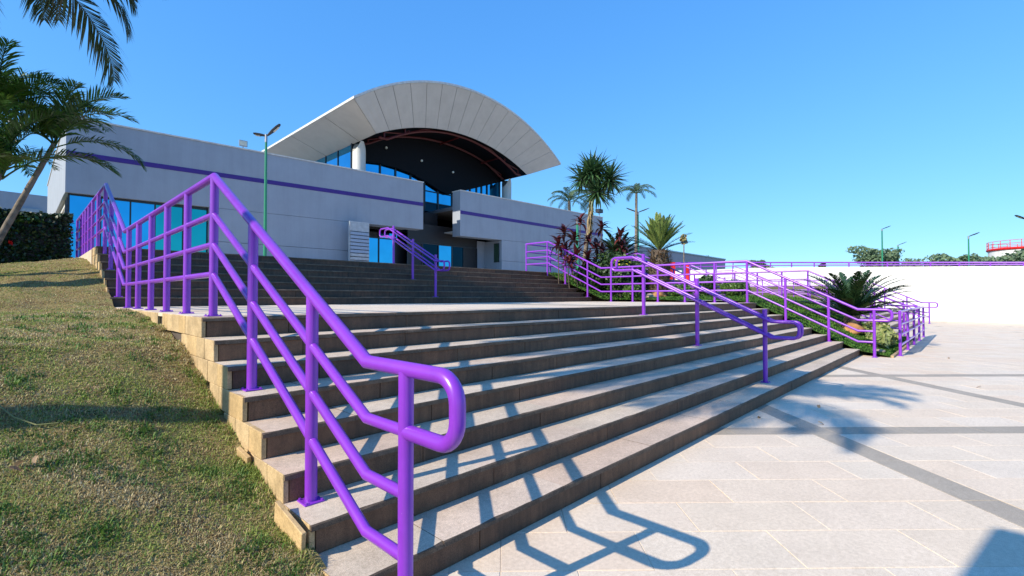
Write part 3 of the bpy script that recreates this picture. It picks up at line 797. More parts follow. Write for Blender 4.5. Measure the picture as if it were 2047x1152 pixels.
# floodlight on parapet
fl = thing('floodlight', 'small square floodlight on top of the left wing parapet', 'floodlight')
MB().box((5.12, 19.2, 7.56), (5.42, 19.27, 7.80)).build('housing', 'steel', fl); MB().box((5.15, 19.19, 7.59), (5.39, 19.20, 7.77)).build('lens', 'lens', fl)
MB().tube([(5.27, 19.24, 7.3), (5.27, 19.24, 7.58)], .02, 6).build('bracket', 'steel', fl)
# security camera on the right end
sc = thing('security_camera', 'small camera on a bracket at the far right corner of the roof', 'camera')
MB().tube([(30.9, 19.2, 7.7), (30.9, 19.2, 8.15)], .04, 8).build('bracket', 'steel', sc)
MB().box((30.6, 19.0, 8.1), (31.15, 19.35, 8.38)).build('housing', 'lampdark', sc)
# ------------------------------------------------------------------ other buildings and far walls
mb = thing('mauve_building', 'long plain mauve building beyond the garden bed', 'building')
wallbox('wall', (40, 30, 1.5), (87.4, 50, 8.1), 'mauve', mb); wallbox('roof_edge', (39.9, 29.9, 8.11), (87.5, 50.1, 8.30), 'steel', mb)
for i in range(12): MB().box((41+i*3.7, 29.97, 3.2), (43+i*3.7, 29.99, 4.6)).build('window', 'glass2', mb)
lb = thing('grey_shed', 'pale grey low building behind the hedge at the far left', 'building')
skewbox('wall', -40, 2.5, 60, 75, 1.5, 1.5, 11.6, 10.8, 'wallwhite', lb); skewbox('roof_edge', -40, 2.55, 59.9, 75, 8.6, 8.4, 8.75, 8.55, 'roofedge', lb)
MB().box((-.9, 59.7, 9.2), (.4, 59.9, 9.5)).build('lamp_housing', 'steel', lb)
# white boundary wall
WX = [(36.2, -14, 3.1, 3.3), (36.9, -4.03, 3.12, 3.31), (37.5, -.18, 3.29, 3.54), (38.5, 6.14, 3.57, 3.91), (39.5, 10.7, 3.75, 4.19), (41, 15.34, 3.83, 4.5), (41.8, 19.5, 3.95, 4.7)]
ww = thing('boundary_wall', 'long bright white boundary wall closing the plaza on the right', 'wall')
m = MB()
for (x0, y0, z0, r0), (x1, y1, z1, r1) in zip(WX[:-1], WX[1:]):
    vs = [(x0, y0, -.1), (x1, y1, -.1), (x1+.3, y1, -.1), (x0+.3, y0, -.1), (x0, y0, z0), (x1, y1, z1), (x1+.3, y1, z1), (x0+.3, y0, z0)]
    m.add(vs, [(4, 7, 6, 5), (0, 4, 5, 1), (2, 6, 7, 3), (0, 3, 7, 4), (1, 5, 6, 2)])
m.build('wall', 'whitewall', ww)
wr = thing('handrail', 'low double purple rail along the top of the white boundary wall', 'handrail', group='purple tubular handrails')
for f_, nm in ((1, 'top_rail'), (.45, 'middle_rail')):
    MB().tube([(x+.12, y, z+(r-z)*f_) for x, y, z, r in WX], .05 if f_ == 1 else .035, 8).build(nm, 'purple', wr, 'auto')
for i in range(len(WX)-1):
    for k in range(3):
        t = k/3; a, b = WX[i], WX[i+1]; p = [a[j]+(b[j]-a[j])*t for j in range(4)]
        MB().tube([(p[0]+.12, p[1], p[2]-.02), (p[0]+.12, p[1], p[3])], .04, 8).build('post', 'purple', wr)
MB().box((38.4, -80, -.05), (600, 300, 1.9)).build('upper_ground', 'farground', kind='structure')
MB().box((38.0, -40, -.05), (38.4, 60, 2.2)).build('upper_kerb', 'farground', kind='structure')

# low white ramp walls beyond the far rails
lw = thing('ramp_wall', 'low white wall beyond the red letters', 'wall')
wallbox('wall', (34.6, 12.2, 2.38), (34.9, 19.0, 3.25), 'whitewall', lw)
# red sculpture letters
rs = thing('red_sign', 'bright red block shaped sign standing on the far terrace', 'sign')
def atD(u, v, D):
    f = Vector((.719, .6947, .0188)); r = Vector((.6948, -.7192, 0)); up = Vector((-.0135, -.0131, 1))
    return Vector(cam.location)+D*(f+r*((u-1023.5)/954.2)-up*((v-576)/954.2))
def redblock(x, y, z0, z1, wd, d=.35):
    m = MB().box((-.0, -.18, z0), (d, .18, z1)); return m
rm_ = MB()
def rb(a0, a1, z0, z1, d0=0, d1=.3):
    e = Vector((.72, -.69, 0)); n = Vector((.69, .72, 0)); o = Vector((24.35, 10.75, 0)); vs = []
    for z in (z0, z1):
        for a, d in ((a0, d0), (a1, d0), (a1, d1), (a0, d1)):
            p = o+e*a+n*d; vs.append((p.x, p.y, z))
    rm_.add(vs, [(0, 3, 2, 1), (4, 5, 6, 7), (0, 1, 5, 4), (1, 2, 6, 5), (2, 3, 7, 6), (3, 0, 4, 7)])
rb(0, .28, 2.4, 3.40); rb(.58, .86, 2.4, 3.42, -.02, .32); rb(.281, .579, 3.18, 3.39); rb(.281, .579, 2.78, 2.98, .01, .29); rb(.281, .579, 2.4, 2.5)
rm_.build('letter', 'red', rs)
rs2 = thing('red_post', 'slim bright red post right of the red sign', 'post')
MB().tube([(27.1, 10.35, 2.38), (27.1, 10.35, 3.42)], .14, 14).build('pillar', 'red', rs2, 'auto')

# ------------------------------------------------------------------ lamps
def double_lamp(x, y, z0, z1, label, r=.055, ang=0, double=True, headlen=.42, group='green street lamps', els=(.36, .36), ls=(1, 1)):
    root = thing('street_lamp', label, 'street lamp', group=group)
    MB().tube([(x, y, z0), (x, y, z1)], [r*1.2, r*.8], 12).build('pole', 'green_paint', root, 'auto')
    MB().tube([(x, y, z1), (x, y, z1+.28)], r*.9, 10).build('pole_top', 'steel', root, 'auto')
    for s in ((1, -1) if double else (1,)):
        h = headlen*(ls[0] if s == 1 else ls[1]); el = els[0] if s == 1 else els[1]; d = Vector((math.cos(ang)*s, math.sin(ang)*s, 0)); up = Vector((0, 0, 1)); sd = d.cross(up)
        b0 = Vector((x, y, z1+.24))+d*.04
        e = (d*math.cos(math.asin(el))+up*el)
        m = MB(); prof = [(0, .04, .03), (.15, .07, .04), (.4, .12, .045), (.75, .13, .035), (.95, .09, .025), (1, .02, .01)]
        for t, hw, th in prof:
            c = b0+e*h*t; n_ = e.cross(sd).normalized()
            for q in range(10):
                a = 2*PI*q/10; m.v.append(tuple(c+sd*hw*math.cos(a)+n_*th*math.sin(a)))
        for i in range(len(prof)-1):
            for q in range(10):
                m.f.append((i*10+q, i*10+(q+1) % 10, (i+1)*10+(q+1) % 10, (i+1)*10+q))
        m.f.append(tuple(range(9, -1, -1))); m.f.append(tuple(50+q for q in range(10)))
        hd = m.build('lamp_head', 'lampdark', root, 'auto')
        n_ = e.cross(sd).normalized()
        if n_.z > 0: n_ = -n_
        c = b0+e*h*.6+n_*.045; m = MB()
        pts = [c+e*h*.2+sd*.06, c+e*h*.2-sd*.06, c-e*h*.2-sd*.06, c-e*h*.2+sd*.06]
        m.add([tuple(q) for q in pts]+[tuple(q+n_*.008) for q in pts], [(0, 1, 2, 3), (7, 6, 5, 4), (0, 4, 5, 1), (1, 5, 6, 2), (2, 6, 7, 3), (3, 7, 4, 0)])
        m.build('lens', 'lens', hd)
    return root
double_lamp(4.95, 15.7, 2.4, 6.85, 'tall green lamp post with two dark heads in front of the left wing', .05, math.radians(-35), els=(.72, .12), ls=(1.45, .9))
double_lamp(35.0, 18.1, 2.4, 8.3, 'green twin headed lamp beside the distant slim palm', .10, math.radians(-45), True, 1.0)
double_lamp(23.35, 15.8, 2.4, 6.0, 'green lamp post rising behind the red leaved plants', .09, 0, False)
for (u, v, D, lab, dbl) in ((1763, 462, 60, 'tallest thin street lamp above the round tree beyond the white wall', False), (1795, 493, 85, 'shorter thin street lamp right of the round tree beyond the wall', False), (1936, 478, 45, 'dark topped green lamp post above the bushes beyond the white wall', False), (2052, 446, 32, 'lamp whose dark head reaches in at the right edge of the photo', True)):
    p = atD(u, v, D); double_lamp(p.x, p.y, 1.8, p.z, lab, .09*D/60, math.radians(-45), dbl, 1.1*D/45*(.8 if D > 50 else 1))
# tank
tk = thing('storage_tank', 'big white storage tank with red guard rail at the far right', 'tank')
c = atD(2062, 500, 80); r = 5.2
MB().tube([(c.x, c.y, 0), (c.x, c.y, c.z+.3)], r, 40).build('tank_body', 'whitewall', tk, 'auto')
m = MB()
for h in (.5, 1.0, 1.5): m.tube([(c.x+(r+.1)*math.cos(a), c.y+(r+.1)*math.sin(a), c.z+h) for a in np.linspace(0, 2*PI, 41)], .04, 5)
m.build('guard_rail', 'redrail', tk)
for a in np.linspace(0, 2*PI, 25)[:-1]: MB().tube([(c.x+(r+.1)*math.cos(a), c.y+(r+.1)*math.sin(a), c.z+.2), (c.x+(r+.1)*math.cos(a), c.y+(r+.1)*math.sin(a), c.z+1.5)], .05, 5).build('rail_post', 'redrail', tk)
m = MB(); m.tube([(c.x+(r+.05)*math.cos(a), c.y+(r+.05)*math.sin(a), c.z+.15) for a in np.linspace(0, 2*PI, 41)], .22, 6); m.build('rim', 'red', tk)
a = math.radians(205)
for s in (-.03, .03): MB().tube([(c.x+(r+.2)*math.cos(a+s), c.y+(r+.2)*math.sin(a+s), 2), (c.x+(r+.2)*math.cos(a+s), c.y+(r+.2)*math.sin(a+s), c.z+1.9)], .10, 6).build('ladder', 'yellowp', tk)

# ------------------------------------------------------------------ vegetation
def frond_mesh(name, L, e0, e1, nl, ll, lw, vang=.35, droop=.4, taper=(.25, 1, .35), sweep=.75, rr=.014, keel=True, seed=0):
    rnd = random.Random(seed); m = MB(); N = 14; pts = []; p = Vector((0, 0, 0))
    for i in range(N+1):
        t = i/N; pts.append(p.copy()); e = e0+(e1-e0)*t**1.3
        p = p+Vector((math.cos(e), 0, math.sin(e)))*L/N
    m.tube(pts, [rr*(1-.8*i/N) for i in range(N+1)], 5)
    for k in range(nl):
        t = .12+.88*(k+.5)/nl; f = t*N; i = min(N-1, int(f)); q = pts[i].lerp(pts[i+1], f-i)
        e = e0+(e1-e0)*t**1.3; tx = Vector((math.cos(e), 0, math.sin(e))); nz = Vector((-math.sin(e), 0, math.cos(e)))
        s_ = math.sin(PI*min(1, t*.93+.04)); l = ll*(taper[0]+(1-taper[0])*s_**.6)*rnd.uniform(.85, 1.1)
        if t > .85: l *= .55+.45*(1-t)/.15
        for sd in (-1, 1):
            sw = sweep*(1+.5*t)*rnd.uniform(.85, 1.15); va = vang*rnd.uniform(.4, 1.5)
            d = (tx*math.sin(sw*.8)+Vector((0, sd, 0))*math.cos(sw*.8)*math.cos(va)+nz*math.sin(va)).normalized()
            g = Vector((0, 0, -1)); p0 = q; p1 = q+d*l*.5+g*l*droop*.12; p2 = q+d*l*.92+g*l*droop*.55
            wd = (tx*.9+nz*.25).normalized()*lw*.5
            m.add([p0-wd*.5, p0+wd*.5, p1+wd, p1-wd, p2], [(0, 1, 2, 3), (3, 2, 4)])
    return m.mesh(name)
def palm(name, label, cat, base, top, r0, r1, meshes, n, mat, group=None, bend=.0, trunkmat='bark', tilt=(-.3, .3), azs=None, scale=1, seed=1, crownshaft=None):
    rnd = random.Random(seed); root = thing(name, label, cat, base, 0, group)
    b = Vector((0, 0, 0)); t = Vector(top)-Vector(base); m = MB(); N = 14; pts = []; rad = []
    for i in range(N+1):
        s = i/N; pts.append(b.lerp(t, s)+Vector((t.y*.0+bend*math.sin(s*PI), 0, 0))); rad.append((r0+(r1-r0)*s)*(1.04 if i % 2 else .97)*(1.25 if i == 0 else 1))
    m.tube(pts, rad, 12).build('trunk', trunkmat, root, 'auto')
    if crownshaft: MB().tube([t-Vector((0, 0, crownshaft)), t], [r1*1.1, r1*.5], 10).build('crown_shaft', crownshaft and 'shrublight', root, 'auto')
    for k in range(n):
        az = azs[k] if azs else 2*PI*k*.38197+rnd.uniform(-.2, .2)
        me = meshes[k % len(meshes)]
        obj('frond', me, mat, root, loc=t+Vector((0, 0, -.03*k*scale*.2)), rot=Euler((rnd.uniform(-.12, .12), rnd.uniform(*tilt), az), 'XYZ'), scale=scale*rnd.uniform(.85, 1.1))
    return root
# left clump of slender arecas
ar = [frond_mesh('frond', 1.7, 1.2, -.65, 64, .44, .034, .6, .45, seed=1), frond_mesh('frond', 1.6, .85, -.9, 62, .42, .034, .5, .6, seed=2), frond_mesh('frond', 1.5, 1.4, -.1, 60, .40, .034, .65, .35, seed=3)]
palm('areca_palm', 'slender palm leaning right with trunk crossing in front of the hedge', 'palm tree', (-1.42, 9.75, 1.95), (-.60, 9.6, 4.15), .056, .036, ar, 15, 'areca', 'leaning palms at the left', .0, seed=4)
palm('areca_palm', 'second leaning palm at the left edge of the photo', 'palm tree', (-2.2, 9.5, 1.9), (-1.22, 9.4, 3.45), .065, .042, ar, 15, 'areca', 'leaning palms at the left', .0, seed=9)
palm('areca_palm', 'dense tallest palm of the clump cut off by the left edge', 'palm tree', (-2.3, 9.9, 1.9), (-1.3, 9.8, 4.5), .065, .042, ar, 18, 'areca', 'leaning palms at the left', .0, seed=12)
qn = [frond_mesh('frond', 3.0, .75, -1.5, 88, .62, .042, .35, 1.1, seed=5, sweep=.6), frond_mesh('frond', 2.8, .30, -1.5, 84, .60, .042, .35, 1.1, seed=6, sweep=.6), frond_mesh('frond', 2.6, 1.1, -1.3, 80, .58, .042, .35, 1.0, seed=7, sweep=.6)]
palm('queen_palm', 'tall palm whose drooping fronds hang in at the top left', 'palm tree', (-3.2, 9.0, 1.7), (-1.55, 9.35, 7.5), .16, .11, qn, 34, 'queen', None, seed=3)
palm('queen_palm', 'tall palm left of the frame shading the lower steps', 'palm tree', (-5.0, 2.70, .6), (-5.1, 2.35, 7.95), .105, .08, [frond_mesh('frond', 2.25, .8, -.9, 56, .62, .055, .3, .6, seed=15), frond_mesh('frond', 2.1, .3, -1.1, 54, .55, .055, .3, .6, seed=16)], 22, 'queen', None, seed=21)
# distant palms
fp = [frond_mesh('frond', 2.9, 1.1, -.9, 40, .6, .06, .4, .9, seed=25, rr=.03), frond_mesh('frond', 2.6, .5, -1.3, 40, .6, .06, .4, .9, seed=26, rr=.03)]
palm('queen_palm', 'slim distant palm beside the twin headed green lamp', 'palm tree', (34.8, 18.2, 2.4), (34.88, 18.16, 10.1), .15, .10, fp, 15, 'farpalm', 'distant palms', seed=31, scale=.70)
palm('queen_palm', 'distant palm showing over the right wing left of the yucca', 'palm tree', (33.0, 23.6, 2.4), (32.8, 23.6, 9.9), .18, .13, fp, 15, 'farpalm', 'distant palms', seed=32, scale=.85)
palm('queen_palm', 'second distant palm over the right wing roof, directly behind the yucca', 'palm tree', (36.6, 23.8, 2.4), (36.6, 23.8, 10.9), .18, .13, fp, 14, 'farpalm', 'distant palms', seed=33)

# cycads
def cycad(label, base, rb, h, n, L, mat, e0r, e1r, seed, scale=1, trunkmat='barkdark', shaggy=False, up=None):
    rnd = random.Random(seed); root = thing('cycad', label, 'cycad', base, 0, 'sago cycads in the garden bed')
    m = MB(); N = 10; NR = 18
    for i in range(N+1):
        s = i/N
        for j in range(NR):
            a = 2*PI*j/NR; r = rb*(.8+.25*math.sin(s*PI))*(1+rnd.uniform(-.08, .08))
            m.v.append((r*math.cos(a), r*math.sin(a), s*h))
    for i in range(N):
        for j in range(NR): m.f.append((i*NR+j, i*NR+(j+1) % NR, (i+1)*NR+(j+1) % NR, (i+1)*NR+j))
    m.f.append(tuple(N*NR+j for j in range(NR)))
    tk_ = m.build('trunk', trunkmat, root)
    if shaggy:
        st = MB()
        for k in range(1500):
            a = rnd.uniform(0, 2*PI); z = rnd.uniform(.03, 1)*h; r = rb*1.16
            d = Vector((math.cos(a), math.sin(a), rnd.uniform(-.3, .9))).normalized(); p0 = Vector((r*.9*math.cos(a), r*.9*math.sin(a), z)); l = rnd.uniform(.06, .16)
            s = Vector((-math.sin(a), math.cos(a), 0))*.022
            st.add([p0-s, p0+s, p0+d*l+s*.7, p0+d*l-s*.7], [(0, 1, 2, 3)])
        st.build('leaf_bases', 'shag', tk_, kind='stuff')
    vs = [frond_mesh('frond', L, e0, e1, 84, .12*L/1.2+.06, .034, .25, .12, seed=seed+q, sweep=.85, rr=.018) for q, (e0, e1) in enumerate(zip(e0r, e1r))]
    for k in range(n):
        az = k*2.39996+rnd.uniform(-.15, .15); q = min(len(vs)-1, int(k/n*len(vs)))
        obj('frond', vs[q], mat, root, loc=(0, 0, h-.02), rot=(rnd.uniform(-.08, .08), rnd.uniform(-.1, .1), az), scale=rnd.uniform(.85, 1.12))
    return root
m_, t_, p_ = new_mat('cycad_leaf_bases'); f_ = island_or_object(t_); r_ = ramp(t_, f_, [(0, (.16, .09, .05)), (.4, (.30, .20, .11)), (.7, (.10, .11, .04)), (1, (.34, .16, .08))]); t_.links.new(r_.outputs[0], p_.inputs['Base Color']); M['shag'] = m_
cycad('low spreading dark cycad behind the right rail on the slope', (16.6, .62, .38), .22, .50, 54, 1.85, 'cycad', [1.12, .82, .55, .30], [.30, .05, -.15, -.35], 41)
cyc = cycad('tall cycad with thick shaggy trunk and upright light green fronds', (15.8, 6.47, 1.30), .36, 1.90, 64, 1.30, 'cycadlight', [1.50, 1.32, 1.12, .95], [1.35, 1.05, .8, .55], 45, shaggy=True)
for k, az in enumerate((-.9, -.4, -1.3, 2.2, 2.6, 1.9, -.65, 2.4)):
    me = frond_mesh('frond', 1.35, .55, .05, 40, .26, .022, .3, .25, seed=60+k, sweep=.7, rr=.012)
    obj('frond', me, 'cycad', cyc, loc=(0, 0, 1.86), rot=(0, random.uniform(-.15, .1), az))
cycad('dark cycad with arching fronds left of the tall light green one', (17.2, 9.1, 2.25), .25, .75, 40, 1.45, 'cycad', [1.25, .95, .6], [.3, -.2, -.4], 49)

# yucca
def sword(name, L, wd, droop):
    m = MB(); N = 4; pts = []
    for i in range(N+1):
        t = i/N; x = L*t*math.cos(droop*t); z = -L*t*math.sin(droop*t)*.9; w_ = wd*(.75+.5*t if t < .4 else 1.1*(1-t)/.6+.05); pts.append((x, z, w_))
    for x, z, w_ in pts: m.v += [(x, -w_/2, z+.18*w_), (x, 0, z), (x, w_/2, z+.18*w_)]
    for i in range(N): m.f += [(i*3, i*3+1, i*3+4, i*3+3), (i*3+1, i*3+2, i*3+5, i*3+4)]
    return m.mesh(name)
yl = [sword('leaf', .72, .085, .15), sword('leaf', .68, .08, .4), sword('leaf', .76, .08, .05)]
yd = [sword('dry_leaf', .75, .06, .4), sword('dry_leaf', .6, .055, .8)]
Y = thing('yucca', 'tall yucca with dense spiky head and skirt of dry leaves', 'yucca', (14.95, 9.4, 2.1))
MB().tube([(0, 0, -.1), (.05, -.05, .8), (.16, -.16, 2.0), (.26, -.26, 3.0), (.40, -.42, 4.2)], [.12, .085, .075, .07, .07], 10).build('trunk', 'bark', Y, 'auto')
rnd = random.Random(5)
heads = [((.20, -.30, 4.40), .80, 120), ((.68, -.85, 4.1), .76, 110), ((.02, .05, 4.15), .70, 60), ((.40, -.45, 3.6), .78, 110), ((.42, -.5, 4.5), .72, 50)]
for (hx, hy, hz), sc_, n in heads:
    for k in range(n):
        az = k*2.39996; el = math.asin(max(-.95, min(1, 1-1.72*(k+.5)/n)))
        d = rnd.uniform(-.1, .1)
        o = obj('leaf', yl[k % 3], 'yucca', Y, loc=(hx+.06*math.cos(az), hy+.06*math.sin(az), hz+.10*math.sin(el)), rot=Euler((rnd.uniform(-.3, .3), -el+d, az), 'XYZ'), scale=sc_/.66*rnd.uniform(.85, 1.1))
for k in range(170):
    az = k*2.39996; z = rnd.uniform(2.1, 3.5); s = z/4.2
    obj('dry_leaf', yd[k % 2], 'yuccadry' if z < 3.2 or k % 3 else 'yucca', Y, loc=(.30*s+.02, -.30*s-.02, z), rot=Euler((rnd.uniform(-.2, .2), rnd.uniform(1.0, 1.45), az), 'XYZ'), scale=rnd.uniform(.8, 1.1))
m = MB()
for k in range(220):
    a = rnd.uniform(0, 2*PI); z = rnd.uniform(0, .45); r = .10*(1-z/.6); p = Vector((.34+r*math.cos(a), -.4+r*math.sin(a), 4.7+z)); s = .022
    m.add([p+Vector((rnd.uniform(-s, s), rnd.uniform(-s, s), rnd.uniform(-s, s))) for _ in range(3)], [(0, 1, 2)])
m.build('flower_spike', 'whitefl', Y)

# ti plants with dark red rosettes
tl = [sword('leaf', .40, .13, .5), sword('leaf', .36, .125, .9), sword('leaf', .38, .12, .2)]
tis = [(1160, 440, 18.2, 'red ti plant standing highest in front of the wall, left of the yucca trunk'), (1128, 462, 18.0, 'outermost left red ti plant, its rosette against the grey wall'), (1116, 484, 17.8, 'lower left red ti plant just above the top rail'),
       (1148, 474, 18.5, 'red ti plant under the highest rosette'), (1130, 500, 18.0, 'red ti plant in the thick of the cluster, left side'), (1152, 508, 17.8, 'brightest red ti plant low in the cluster beside the yucca trunk'),
       (1176, 478, 18.6, 'red ti plant just right of the yucca trunk'), (1192, 492, 18.6, 'dark ti plant right of the yucca, mid height'), (1176, 512, 18.2, 'dark red ti plant below the yucca trunk, right side'),
       (1203, 452, 19.5, 'thin stemmed ti plant alone at the corner of the building'), (1204, 500, 18.9, 'dark ti plant at the right end of the red cluster'), (1240, 470, 19.3, 'lone tall ti plant above the dark cycad'), (1243, 490, 19.3, 'lower ti plant directly below the lone tall one'),
       (1138, 522, 17.6, 'lowest red ti plant of the cluster near the rail')]
for k, (u, v, D, lab) in enumerate(tis):
    p = atD(u, v, D); zb = bedz(min(19.5, max(13.6, p.x)), min(11, p.y)); bx_ = p.x+rnd.uniform(-.1, .1)
    root = thing('ti_plant', lab, 'ti plant', (bx_, p.y, zb-.1), 0, 'red leaved ti plants')
    h = p.z-zb+.1
    MB().tube([(0, 0, 0), (rnd.uniform(-.08, .08), .03, h*.5), (p.x-bx_, 0, h)], .018, 6).build('stem', 'barkdark', root)
    n = 16
    for q in range(n):
        az = q*2.39996+k; el = 1.25-1.5*q/n
        obj('leaf', tl[q % 3], 'ti', root, loc=(p.x-bx_, 0, h-.012*q), rot=Euler((0, -el, az), 'XYZ'), scale=rnd.uniform(1.0, 1.4))

# leaf clouds
def leafcloud(name, blobs, n, size, mat, parent=None, seed=1, shell=.75, flat=.0, aspect=1.6):
    r_ = np.random.default_rng(seed); wts = np.array([b[3]*b[4]*b[5] for b in blobs])**.66; wts /= wts.sum()
    idx = r_.choice(len(blobs), n, p=wts); Bq = np.array(blobs)[idx]
    d = r_.normal(size=(n, 3)); d /= np.linalg.norm(d, axis=1)[:, None]
    rad = 1-(1-shell)*r_.random(n)**1.5*1.0; rad *= 1+.12*r_.normal(size=n)
    c = Bq[:, :3]+d*Bq[:, 3:6]*rad[:, None]
    nrm = d*.7+r_.normal(size=(n, 3))*.6; nrm /= np.linalg.norm(nrm, axis=1)[:, None]
    t = np.cross(nrm, r_.normal(size=(n, 3))); t /= np.linalg.norm(t, axis=1)[:, None]; b = np.cross(nrm, t)
    s = size*(.6+.8*r_.random(n))[:, None]
    V = np.stack([c-t*s*aspect*.5, c+b*s*.5, c+t*s*aspect*.5, c-b*s*.5], 1).reshape(-1, 3)
    me = bpy.data.meshes.new(name); me.vertices.add(len(V)); me.vertices.foreach_set('co', V.ravel().astype(np.float32))
    me.loops.add(len(V)); me.loops.foreach_set('vertex_index', np.arange(len(V), dtype=np.int32))
    me.polygons.add(n); me.polygons.foreach_set('loop_start', (np.arange(n)*4).astype(np.int32)); me.polygons.foreach_set('loop_total', np.full(n, 4, dtype=np.int32))
    me.update(calc_edges=True); me.validate()
    return obj(name, me, mat, parent)
def shrub(label, base, blobs, n, size, mat, seed, cat='shrub', name='shrub', stemh=.3, group=None, shell=.7, stem=True, aspect=1.6):
    root = thing(name, label, cat, base, 0, group)
    leafcloud('foliage', blobs, n, size, mat, root, seed, shell, aspect=aspect)
    if stem:
        rn = random.Random(seed); m = MB()
        for q in range(5):
            b = blobs[q % len(blobs)]; m.tube([(rn.uniform(-.04, .04), rn.uniform(-.04, .04), -.05), (b[0]*.5, b[1]*.5, b[2]*.5), (b[0]+b[3]*rn.uniform(-.4, .4), b[1]+b[4]*rn.uniform(-.4, .4), b[2]+b[5]*.3)], [.03, .02, .008], 6)
        m.build('stem', 'barkdark', root)
    return root
# hedge
hd = thing('hedge', 'dark clipped hedge across the top of the grass bank', 'hedge', (-4.3, 15.2, 0))
MB().box((-4.2, -.42, 1.9), (4.15, .42, 3.46)).build('branches', 'dark', hd)
hb_ = []
leafs = MB()
n = 42000; P_ = RNG.uniform(-1, 1, (n, 3)); face = RNG.integers(0, 3, n)
cx_ = P_*np.array([4.25, .5, .82]); cx_[face == 0, 1] = -.5+RNG.normal(0, .05, (face == 0).sum()); cx_[face == 1, 2] = .82+RNG.normal(0, .035, (face == 1).sum())
cx_[:, 2] += 2.70+.05*np.sin(cx_[:, 0]*3.1)
nr = RNG.normal(size=(n, 3)); tt_ = np.cross(nr, RNG.normal(size=(n, 3))); tt_ /= np.linalg.norm(tt_, axis=1)[:, None]; bb_ = np.cross(nr, tt_); bb_ /= np.linalg.norm(bb_, axis=1)[:, None]
sz = RNG.uniform(.03, .06, n)[:, None]
V = np.stack([cx_-tt_*sz, cx_+bb_*sz*.6, cx_+tt_*sz, cx_-bb_*sz*.6], 1).reshape(-1, 3)
me = bpy.data.meshes.new('foliage'); me.vertices.add(len(V)); me.vertices.foreach_set('co', V.ravel().astype(np.float32)); me.loops.add(len(V)); me.loops.foreach_set('vertex_index', np.arange(len(V), dtype=np.int32))
me.polygons.add(n); me.polygons.foreach_set('loop_start', (np.arange(n)*4).astype(np.int32)); me.polygons.foreach_set('loop_total', np.full(n, 4, dtype=np.int32)); me.update(calc_edges=True)
obj('foliage', me, 'hedge', hd)
leafcloud('young_leaf', [(-.9, -.55, 3.1, .25, .05, .15), (-.3, -.55, 3.3, .2, .05, .1), (.9, -.53, 3.45, .5, .06, .05), (2.6, -.55, 3.0, .3, .05, .12), (3.4, -.55, 3.35, .3, .05, .08)], 260, .07, 'areca', hd, 91)['kind'] = 'stuff'
leafcloud('flower', [(3.15, -.58, 2.75, .03, .03, .03)], 14, .05, 'red', hd, 92)['kind'] = 'stuff'
# bed shrubs
def at_bed(x, y): return (x, y, bedz(x, y))
shrub('round clipped green bush beside the rail corner', at_bed(15.2, 3.55), [(0, 0, .27, .40, .40, .24)], 5200, .035, 'shrublight', 71, shell=.85, group='bushes in the garden bed')
shrub('spiky upright green shrub behind the round clipped bush', at_bed(15.7, 4.7), [(0, 0, .35, .3, .3, .35), (.25, .2, .25, .25, .25, .2)], 2600, .06, 'shrub', 72, aspect=3, group='bushes in the garden bed')
shrub('small light green bush by the rail near the tall cycad', at_bed(13.85, 6.5), [(0, 0, .28, .30, .30, .26)], 2800, .05, 'shrublight', 73, group='bushes in the garden bed')
shrub('yellow green bush at the foot of the tall cycad', at_bed(15.2, 5.4), [(0, 0, .22, .36, .36, .2)], 2200, .05, 'shrublight', 74, group='bushes in the garden bed')
shrub('large dark shrub mass under the red leaved plants', at_bed(14.9, 8.0), [(0, 0, .75, .7, .7, .8), (.9, -.4, .55, .7, .6, .6), (-.6, .5, .6, .5, .6, .6), (1.5, .2, .7, .6, .6, .7)], 11000, .075, 'shrub', 75, group='bushes in the garden bed')
yf = shrub('yellow flowering shrub between the red plants and the dark cycad', at_bed(14.35, 7.3), [(0, 0, .9, .35, .35, .7)], 2600, .07, 'shrub', 76, group='bushes in the garden bed')
leafcloud('flower', [(0, 0, 1.25, .4, .35, .25)], 60, .07, 'yellowfl', yf, 5)
shrub('pale yellow variegated plant at the near end of the bed', at_bed(15.25, -.2), [(0, 0, .25, .42, .25, .24), (.55, -.02, .22, .35, .25, .2), (-.4, 0, .18, .3, .22, .16)], 1700, .085, 'varieg', 77, aspect=2.2, group='bushes in the garden bed')
shrub('second variegated plant between the cycad and the guard rail', at_bed(16.7, .05), [(0, 0, .28, .6, .3, .26)], 1500, .08, 'varieg', 78, aspect=2.2, group='bushes in the garden bed')
shrub('green shrub in front of the mauve building', (45, 22.5, 2.0), [(0, 0, 2.2, 2.6, 1.5, 1.0), (3, 0, 1.7, 2, 1.2, .9)], 4500, .2, 'shrublight', 79)
# stones by the cycad
def rock(label, x, y, r, mat, seed):
    me = bpy.data.meshes.new('rock'); bm = bmesh.new(); bmesh.ops.create_icosphere(bm, subdivisions=3, radius=r); rn = random.Random(seed)
    off = Vector((rn.random()*9, rn.random()*9, 1)); from mathutils import noise as mn
    for v in bm.verts: v.co *= 1+.35*mn.noise(v.co/r*1.3+off); v.co.z *= .6
    bm.to_mesh(me); bm.free(); o = obj('rock', me, mat, None, True, loc=(x, y, bedz(x, y)+r*.15)); tag(o, label, 'rock', 'stones in the garden bed'); return o
rock('orange earth coloured stone at the foot of the spreading cycad', 16.0, .55, .32, 'orange_rock', 1)
rock('pale stone behind the rail left of the tall cycad', 14.3, 6.1, .22, 'rock', 2)
rock('pale upright stone beneath the dark shrub', 15.6, 7.2, .3, 'rock', 3)
rock('brown stone at the base of the tall cycad', 15.2, 6.2, .3, 'orange_rock', 4)
rock('small grey stone near the bed kerb', 13.7, -.35, .12, 'rock', 5)
